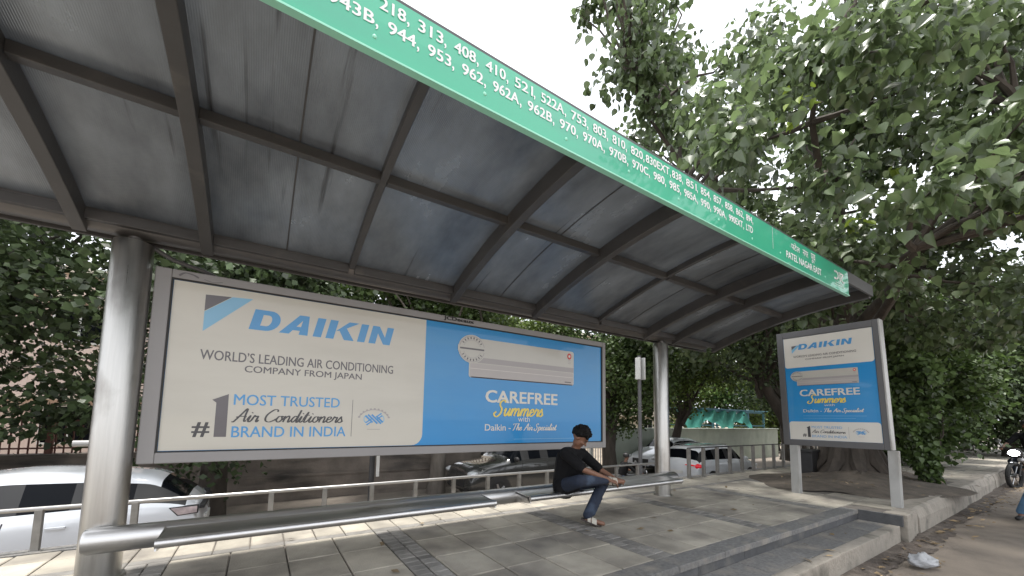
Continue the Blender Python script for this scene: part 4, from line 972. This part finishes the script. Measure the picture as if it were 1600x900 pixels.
def rider(loc, rz, label, shirt, jeans, side=1):
    t = thing('person', loc, label, 'person', None, rz)
    hips = [Vector((-.25, s*.1, .82)) for s in (-1, 1)]; kn = [Vector((.12, -.24, .62)), Vector((.1, .26, .60))]; an = [Vector((.0, -.22, .3)), Vector((-.02, .42, .1))]
    toe = [Vector((.16, -.22, .26)), Vector((.16, .45, .04))]; shd = [Vector((-.12, s*.19, 1.3)) for s in (-1, 1)]; el = [Vector((.08, s*.3, 1.08)) for s in (-1, 1)]; wr = [Vector((.36, s*.27, 1.0)) for s in (-1, 1)]
    for vv_ in (kn, an, toe):
        for p_ in vv_: p_.y *= side
    b = MB(); q, Mx = head(b, (-.06, 0, 1.56), (1, 0, -.1), (0, 0, 1)); b.cap((-.1, 0, 1.36), (-.07, 0, 1.48), .055, .052); b.cap((-.25, 0, .9), (-.15, 0, 1.22), .13, .14); b.cap(shd[0], shd[1], .06, .06); b.cap((-.15, 0, 1.2), (-.1, 0, 1.36), .12, .06)
    for i in (0, 1):
        b.cap(shd[i], el[i], .05, .04); b.cap(el[i], wr[i], .04, .028); b.cap(hips[i], kn[i], .085, .056); b.cap(kn[i], an[i], .055, .036); b.cap(an[i]-Vector((0, 0, .02)), toe[i], .035, .028)
        hand(b, wr[i], Vector((.9, 0, -.2)), Vector((0, 0, -1)), 1., 1.0, 1 if i else -1)
    body = remeshed(b, 'body', MT['skin'], t, .012, 3)
    s = MB(); s.cap((-.26, 0, .86), (-.15, 0, 1.2), .15, .165); s.cap((-.15, 0, 1.2), (-.11, 0, 1.32), .15, .08); s.cap(shd[0], shd[1], .075, .075)
    for i in (0, 1): s.cap(shd[i], el[i], .072, .058)
    remeshed(s, 'shirt', MT[shirt], t, .014, 3)
    s = MB(); s.cap(hips[0], hips[1], .11, .11)
    for i in (0, 1): s.cap(hips[i], kn[i], .1, .075); s.cap(kn[i], an[i]+Vector((0, 0, .05)), .073, .066)
    remeshed(s, 'jeans', MT[jeans], t, .014, 3)
    for i in (0, 1):
        s = MB(); s.cap(an[i]-Vector((.04, 0, .045)), toe[i]+Vector((.04, 0, 0)), .042, .036); s.build('shoe', MT['black'], t, smooth=True)
    s = MB(); s.ball(q(0, -.01, .05), (.1, .115, .1), 16, 10, Mx); s.build('helmet', MT['carw' if jeans == 'jeansp' else 'black'], t, smooth=True)
    return t

m1 = motorcycle('motorcycle', (19.3, 1.36, -.4), R(163), 'motorcycle with lit headlight coming along the kerb at the right edge', True); m1.scale = (1.17,)*3
r1 = rider((19.3, 1.36, -.4), R(163), 'rider on the motorcycle with the lit headlight', 'shirt', 'jeans'); r1.scale = (1.17,)*3
motorcycle('motorcycle', (12.35, .6, -.4), R(180), 'motorcycle stopped on the road nearest the right edge', False)
rider((12.35, .6, -.4), R(180), 'person in light blue jeans with one foot on the road at the right edge', 'shirt', 'jeansp', -1)
m3 = motorcycle('motorcycle', (9.3, 7.9, ZS), R(-20), 'dark motorcycle on the service lane behind the bench', False); m3.scale = (.95,)*3
r3 = rider((9.3, 7.9, ZS), R(-20), 'dark clothed rider on the service lane behind the bench', 'shirt', 'jeans'); r3.scale = (.82,)*3

# ================================================================== BACKGROUND STRUCTURES
def box_thing(name, label, cat, parts, loc=(0, 0, 0)):
    t = thing(name, loc, label, cat)
    for nm, mb, m in parts: world_child(mb.build(nm, MT[m], t), Vector(loc))
    return t
wl = MB(); wl.box((-16, 12.4, -1.15), (9.6, 12.75, .33), .02)
cp = MB(); cp.box((-16, 12.36, .33), (9.6, 12.8, .42), .02); cp2 = MB(); cp2.box((-16, 12.36, -.36), (9.6, 12.4, -.28), .01)
box_thing('retaining_wall', 'long stained retaining wall behind the service lane under a grille fence', 'wall', [('wall', wl, 'oldwall'), ('coping', cp, 'oldwall'), ('ledge', cp2, 'oldwall')], (-3, 12.5, -1))
def fence(name, label, x0, x1, y, z0, z1, step, m, pw=.012, post=2.4):
    t = thing(name, (x0, y, z0), label, 'fence'); o_ = Vector(t.location)
    pk = MB(); x = x0
    while x < x1: pk.box((x-pw, y-pw, z0), (x+pw, y+pw, z1)); x += step
    for zz in (z0+.1, z1-.08): pk.box((x0, y-.014, zz), (x1, y+.014, zz+.035))
    world_child(pk.build('grille', MT[m], t), o_)
    x = x0
    while x <= x1: p = MB(); p.box((x-.05, y-.06, z0), (x+.05, y+.06, z1+.06)); world_child(p.build('post', MT[m], t), o_); x += post
fence('fence', 'rust red iron grille fence on top of the stained wall at left', -15.8, 9.4, 12.58, .42, 1.2, .13, 'rust')
fence('fence', 'white iron picket fence between the billboard and the right column', 9.8, 14.2, 12.9, -1, .75, .16, 'whiteiron', .015, 1.45)
gw = MB(); gw.box((14.4, 13.0, -1.15), (31.3, 13.3, .93), .02)
gc = MB(); gc.box((14.35, 12.95, .93), (31.4, 13.36, .99), .015)
box_thing('compound_wall', 'pale green plastered compound wall behind the white cars', 'wall', [('wall', gw, 'greenwall'), ('coping', gc, 'greenwall')], (22, 13.2, -1))
t = thing('netted_shed', (27, 14.6, -1), 'blue steel framed shed with teal netting behind the green wall', 'shed'); o_ = Vector(t.location)
fm = MB()
for x in (21.5, 24, 26.2, 28.4, 30.6):
    for y in (13.6, 15.8): fm.box((x-.05, y-.05, -1), (x+.05, y+.05, 2.1))
for y in (13.6, 15.8): fm.box((21.5, y-.05, 2.02), (30.65, y+.05, 2.14)); fm.box((21.5, y-.03, 1.12), (30.65, y+.03, 1.18))
world_child(fm.build('frame', MT['bluepaint'], t), o_)
nm = MB(); k0 = 30
for i in range(k0+1):
    x = 20.4+7.8*i/k0
    for j in range(5): nm.v.append((x, 13.5-.05*j+.1*math.sin(i*1.3+j), 2.2-.22*j-(.25*abs(math.sin(i*.7)))-(.06*j*math.sin(i*.45))))
for i in range(k0):
    for j in range(4): nm.f.append((i*5+j, (i+1)*5+j, (i+1)*5+j+1, i*5+j+1)); nm.mi.append(0)
world_child(nm.build('netting', MT['teal'], t, smooth=True), o_)
rf = MB(); rf.box((21.3, 13.4, 2.15), (30.9, 16, 2.22)); world_child(rf.build('roof', MT['bluepaint'], t), o_)
fence('fence', 'dark iron gate fence beside the tan pole at far right', 32.4, 44, 13.1, -1, 2.0, .22, 'iron', .02, 2.9)
up = MB(); up.tube([(31.9, 12.6, -1.1), (31.9, 12.6, 7.5)], [.17, .12], 14)
o = up.build('utility_pole', MT['tan'], smooth=True); tag(o, 'tan painted pole at the end of the green wall', 'pole')
def building(label, x0, x1, y0, y1, z1, wm, storeys, nwin, ww=1.3):
    t = thing('building', ((x0+x1)/2, y0, ZS), label, 'building', 'houses beyond the trees'); o_ = Vector(t.location)
    w_ = MB(); w_.box((x0, y0, -1.1), (x1, y1, z1)); world_child(w_.build('wall', MT[wm], t), o_)
    r_ = MB(); r_.box((x0-.2, y0-.25, z1), (x1+.2, y1+.2, z1+.25)); world_child(r_.build('roof', MT['creamw'], t), o_)
    for s in range(storeys):
        zb = -1+1+s*(z1+1)/storeys
        l_ = MB(); l_.box((x0-.1, y0-.5, zb+1.75), (x1+.1, y0-.002, zb+1.87)); world_child(l_.build('ledge', MT['creamw'], t), o_)
        for k in range(nwin):
            cx = x0+(x1-x0)*(k+.5)/nwin
            f = MB(); f.box((cx-ww/2-.07, y0-.06, zb+.13), (cx+ww/2+.07, y0+.01, zb+.2)); f.box((cx-ww/2-.07, y0-.05, zb+1.5), (cx+ww/2+.07, y0+.01, zb+1.57)); f.box((cx-ww/2-.07, y0-.05, zb+.2), (cx-ww/2, y0+.01, zb+1.5)); f.box((cx+ww/2, y0-.05, zb+.2), (cx+ww/2+.07, y0+.01, zb+1.5)); f.box((cx-.03, y0-.04, zb+.2), (cx+.03, y0+.01, zb+1.5))
            wf = world_child(f.build('window', MT['whiteiron'], t), o_)
            g_ = MB(); g_.box((cx-ww/2, y0-.02, zb+.2), (cx+ww/2, y0-.004, zb+1.5)); g_.build('pane', MT['glass'], wf)
building('pale pink house beyond the trees at left', -22, 3, 21, 30, 6.5, 'pink', 2, 7)
building('cream house beyond the trees above the right column', 13, 36, 24, 34, 8.5, 'creamw', 3, 7)
# sign pole, slim post, cabinet
t = thing('sign_pole', (7.75, 6.2, ZS), 'slim dark pole with two narrow white plates between billboard and right column', 'sign pole'); o_ = Vector(t.location)
p = MB(); p.tube([(7.75, 6.2, ZS), (7.75, 6.2, 2.95)], .045, 14); world_child(p.build('pole', MT['signframe'], t, smooth=True), o_)
for dx in (-.085, .085): p = MB(); p.box((7.75+dx-.022, 6.1, 2.36), (7.75+dx+.022, 6.24, 2.90), .006); world_child(p.build('plate', MT['plate'], t), o_)
t = thing('post', (1.62, 6.75, ZS), 'slim grey post with a pale strip seen below the billboard', 'post'); o_ = Vector(t.location)
p = MB(); p.tube([(1.62, 6.75, ZS), (1.62, 6.75, 1.6)], .045, 12); world_child(p.build('pole', MT['iron'], t, smooth=True), o_)
p = MB(); p.box((1.68, 6.70, .35), (1.73, 6.72, .95), .004); world_child(p.build('strip', MT['plate'], t), o_)
t = thing('utility_cabinet', (12.35, 4.5, 0), 'dark metal cabinet beside the big tree trunk behind the poster stand', 'cabinet'); o_ = Vector(t.location)
p = MB(); p.box((12.1, 4.25, 0), (12.6, 4.75, .62), .02); world_child(p.build('body', MT['iron'], t), o_)
p = MB(); p.box((12.06, 4.21, .62), (12.64, 4.79, .67), .01); world_child(p.build('lid', MT['iron'], t), o_)

# ================================================================== TREES
# the big heart-leaved tree by the poster stand
TP = Vector((13.0, 3.75, 0))
t = thing('heart_leaved_tree', TP, 'big tree with large heart shaped leaves spreading over the shelter end', 'tree')
mb = MB()
tp = [Vector((0, 0, -.1)), Vector((.02, 0, .35)), Vector((.05, -.02, 1.2)), Vector((-.05, .05, 2.4)), Vector((-.1, 0, 3.4))]
mb.tube(tp, [.95, .62, .5, .42, .3], 18)
for k in range(9): a = 2*math.pi*k/9+.2; mb.tube([(.42*math.cos(a), .42*math.sin(a), .9), (.6*math.cos(a), .6*math.sin(a), .4), (1.05*math.cos(a), .95*math.sin(a), .02)], [.16, .17, .08], 8)
for k in range(7): a = 2*math.pi*k/7; mb.tube([(.36*math.cos(a), .36*math.sin(a), .4), (.43*math.cos(a+.1), .43*math.sin(a+.1), 1.5), (.36*math.cos(a+.3), .36*math.sin(a+.3), 2.9)], [.17, .13, .12], 8)
cen, rds = [], []
def okc(c):
    x, y, z = c
    if x < 3.2 or y < -3.5: return False
    if x/max(y, .01) < 1.02 and y > 0: return False
    if y > 0 and z < 1.9+1.24*y and x < min(3.9*y, 8.6): return False
    if z < 3.5: return False
    if (z-1.35)/math.hypot(x, y) > .98 or math.hypot(x, y) > 17.5: return False
    if (x*x+y*y) < 5.9**2: return False
    return True
tries = 0
while len(cen) < 270 and tries < 20000:
    tries += 1
    d = Vector(rng.normal(size=3)).normalized(); q_ = random.random()**.36
    c = Vector((12.2+d.x*8.8*q_, 3.2+d.y*7.2*q_, 8.2+d.z*6.4*q_))
    if okc(c): cen.append(tuple(c-TP)); rds.append(random.uniform(.55, 1.05))
for _ in range(34):
    dd_ = random.uniform(7.6, 11.5); u_ = random.random(); ph = random.uniform(.0, 1.)
    c = Vector((.49+.3*u_, .55-.04*u_, 0))*dd_*1.02; c.z = 1.9+1.24*c.y+ph*4.2; c.x += .3
    cen.append(tuple(c-TP)); rds.append(random.uniform(.3, .75))
main = [Vector((-.1, 0, 3.3))]
dirs = [(-5.5, -1.5, 7.5), (-6, 1.5, 8), (-3, -3.2, 6.5), (-1.5, 2.5, 8), (1.5, -3, 8), (3.5, 1, 8.5), (-.5, -.5, 10), (-4.5, -2.4, 4.2), (-6.8, .4, 5.2)]
ends = []
for dd in dirs:
    pts = limb_pts(main[0], dd, 8, .16); mb.tube(pts, [.15-.017*i for i in range(8)], 9); ends += pts[2:]
for c in cen:
    c = Vector(c); e_ = min(ends, key=lambda p: (p-c).length)
    if (e_-c).length < 4.5: mb.tube(limb_pts(e_, c, 5, .22), [.06, .045, .03, .02, .01], 6)
mb.build('trunk', MT['bark'], t, smooth=True)
def keep1(P):
    W = P+np.array(TP); x, y, z = W.T
    ok = ~((x < np.minimum(3.75*y, 8.3)) & (z < 1.42+1.16*y) & (y > 0)); ok &= (x*x+y*y+(z-1.3)**2) > 42; ok &= z > 3.25
    ok &= ~((x < 8.3) & (y > 1.6) & (z < 4.0)); ok &= (x > .9*y) | (y < 0)
    ok &= ~((y <= .4) & (z < 3.4)); return ok
leaves('crown', cen, rds, 50000, .155, MT['leaf'], t, heart=True, droop=.75, flat=(1, 1, .8), shell=.15, keep=keep1)
leaves('young_leaves', [tuple(Vector(p_)-TP) for p_ in ((6.35, 2.1, 6.1), (6.6, 2.2, 6.0), (8.6, 2.15, 4.9), (7.6, 1.2, 6.6), (9.8, 1.9, 6.2), (10.5, .6, 5.0), (8.2, 3.2, 7.4))], [.2, .12, .12, .1, .12, .14, .12], 40, .16, MT['leafy'], t, heart=True, droop=.6)
# shrub on the kerb
t = thing('shrub', (13.3, 2.25, 0), 'leafy shrub hanging over the kerb behind the poster stand', 'shrub')
mb = MB(); cen = []; rr_ = []
for k in range(5): mb.tube(limb_pts((0, 0, 0), (random.uniform(-.25, .25), random.uniform(-.1, .2), random.uniform(1.2, 2.3)), 5, .25), [.025, .02, .016, .012, .006], 6)
for k in range(46):
    z = random.uniform(.12, 2.9); wd = .12+.27*z
    cen.append((random.gauss(.1, .5)*wd-.22*z*.5, random.gauss(0, .5)*wd+.16*z, z)); rr_.append(.16+.07*z)
for k in range(7): cen.append((-.6-.25*k, .15+.05*k, .75+.25*k)); rr_.append(.2)
mb.build('stem', MT['bark'], t, smooth=True); leaves('foliage', cen, rr_, 4200, .12, MT['leaf4'], t, heart=True, droop=.7, shell=.1)
# behind the shelter, left to right
def T(x, y, lb, h, r_, n, sz, m, base, **k):
    k.setdefault('group', 'trees behind the shelter'); tree('tree', x, y, k.pop('z0', ZS), lb, h, r_, n, sz, m, k.pop('tr', .2), k.pop('bark', 'bark'), base=base, **k)
T(-4.6, 10.8, 'dark leafy tree at far left beyond the white hatchback', 9.5, 3.7, 25000, .12, 'leaf2', 1.5, nclump=64)
T(-.75, 10.1, 'dark tree with forked trunk behind the left half of the billboard', 9.5, 3.4, 25000, .12, 'leaf2', 1.6, nclump=60)
T(-8.3, 11.2, 'dark tree at the left frame edge beyond the wall fence', 9, 3.5, 22000, .13, 'leaf2', 1.7, nclump=50)
T(4.75, 11.6, 'tree with pale brown trunk at the nose of the dark car', 9.2, 3.2, 24000, .12, 'leaf4', 4.0, nclump=46, bark='barkp')
T(1.9, 14.8, 'green tree behind the middle of the billboard', 9, 3.4, 18000, .14, 'leaf4', 3.0, nclump=40)
T(8.3, 14.2, 'bright green tree behind the right half of the billboard', 8.6, 3.4, 22000, .13, 'leaf3', 3.0, nclump=46)
T(12.9, 11.9, 'green tree with dark trunk between billboard and right column', 8.4, 3.5, 34000, .13, 'leaf4', 2.0, nclump=60, tr=.26)
T(17.0, 12.0, 'bright drooping tree over the white cars', 8, 3.2, 19000, .13, 'leaf3', 2.9, nclump=40, lean=(.4, -.6))
T(16.3, 5.7, 'dark overhanging tree behind the poster stand', 8.6, 4.0, 14000, .13, 'leaf2', 3.2, z0=0, nclump=54, lean=(-.7, 1.3), spread=.72)
T(23.5, 9.4, 'dark green tree in front of the netted shed', 9.4, 3.8, 17000, .15, 'leaf4', 3.9, z0=-.5, nclump=46)
T(29.5, 16.8, 'green tree behind the netted shed', 9, 4.4, 18000, .18, 'leaf3', .4, nclump=40)
T(37, 15.5, 'green tree behind the iron gate', 9, 4.4, 16000, .2, 'leaf3', .4, nclump=40)
T(5.25, 15.2, 'tall tree whose top shows over the green fascia', 19.2, 2.2, 12000, .14, 'leaf2', 12.6, tr=.3)
# dark belt at the right end of the pavement
for x, y, h, r_, lb, mm, n_, base in ((18.9, 4.3, 8.0, 3.1, 'leafy green tree right of the poster stand', 'leaf4', 38000, -.2), (23.0, 4.3, 7.2, 2.3, 'bushy green tree hanging low over the pavement at right', 'leaf4', 26000, .1), (27.5, 6.2, 9, 4.0, 'dark tree in the middle of the belt at right', 'leaf2', 26000, .2), (29.5, 2.6, 8.5, 3.6, 'dark dense tree closing the pavement at right', 'leaf2', 32000, 0), (34, 4.5, 11, 5.0, 'tall dark tree behind the belt at right', 'leaf2', 26000, 0), (36.5, .4, 12, 5.4, 'tall dark tree over the road at the right edge', 'leaf2', 28000, 0), (25.5, 9.6, 9, 3.8, 'dark tree left of the belt at right', 'leaf2', 20000, 1.4), (42, 8, 11, 5.2, 'farthest dark tree of the belt at right', 'leaf2', 20000, 0)):
    T(x, y, lb, h, r_, n_, .145, mm, base, z0=0, tr=.18, nclump=64, group='trees at the right end of the pavement')
# ================================================================== SMALL THINGS
lf = [(random.uniform(6, 22), random.gauss(1.56, .16), -.375) for _ in range(330)]+[(12.4+2.6*random.gauss(0, .6), 3.3+random.gauss(0, .7), .1) for _ in range(120)]+[(random.uniform(2, 9), random.uniform(1.75, 2.2), -.148) for _ in range(14)]+[(random.uniform(0, 9), random.uniform(2.5, 5.5), .006) for _ in range(22)]
mb = MB()
for x, y, z in lf:
    if z == -.375 and (y > 1.72 or y < 1.1): continue
    a = random.uniform(0, 6.28); s = random.uniform(.025, .07); u = Vector((math.cos(a), math.sin(a), random.uniform(-.1, .3)))*s; v = Vector((-math.sin(a), math.cos(a), random.uniform(-.1, .3)))*s*.4
    c = Vector((x, y, z+.012)); mb.add([c-u, c+v+Vector((0, 0, .008)), c+u, c-v], [(0, 1, 2, 3)])
tag(mb.build('leaf_litter', MT['drygrey'], fix=False), kind='stuff')
b = MB(); b.ball((0, 0, .07), (.2, .11, .075), 22, 14); bo = b.build('plastic_bag', MT['bag'], loc=(7.0, 1.36, -.388), smooth=True); bo.rotation_euler = (0, 0, -.3)
for v in bo.data.vertices:
    n_ = math.sin(v.co.x*37+v.co.z*61)*math.cos(v.co.y*53+v.co.x*21); v.co *= 1+.22*n_
    v.co.z = max(v.co.z, .004)
tag(bo, 'crumpled clear plastic bag lying in the gutter', 'litter')
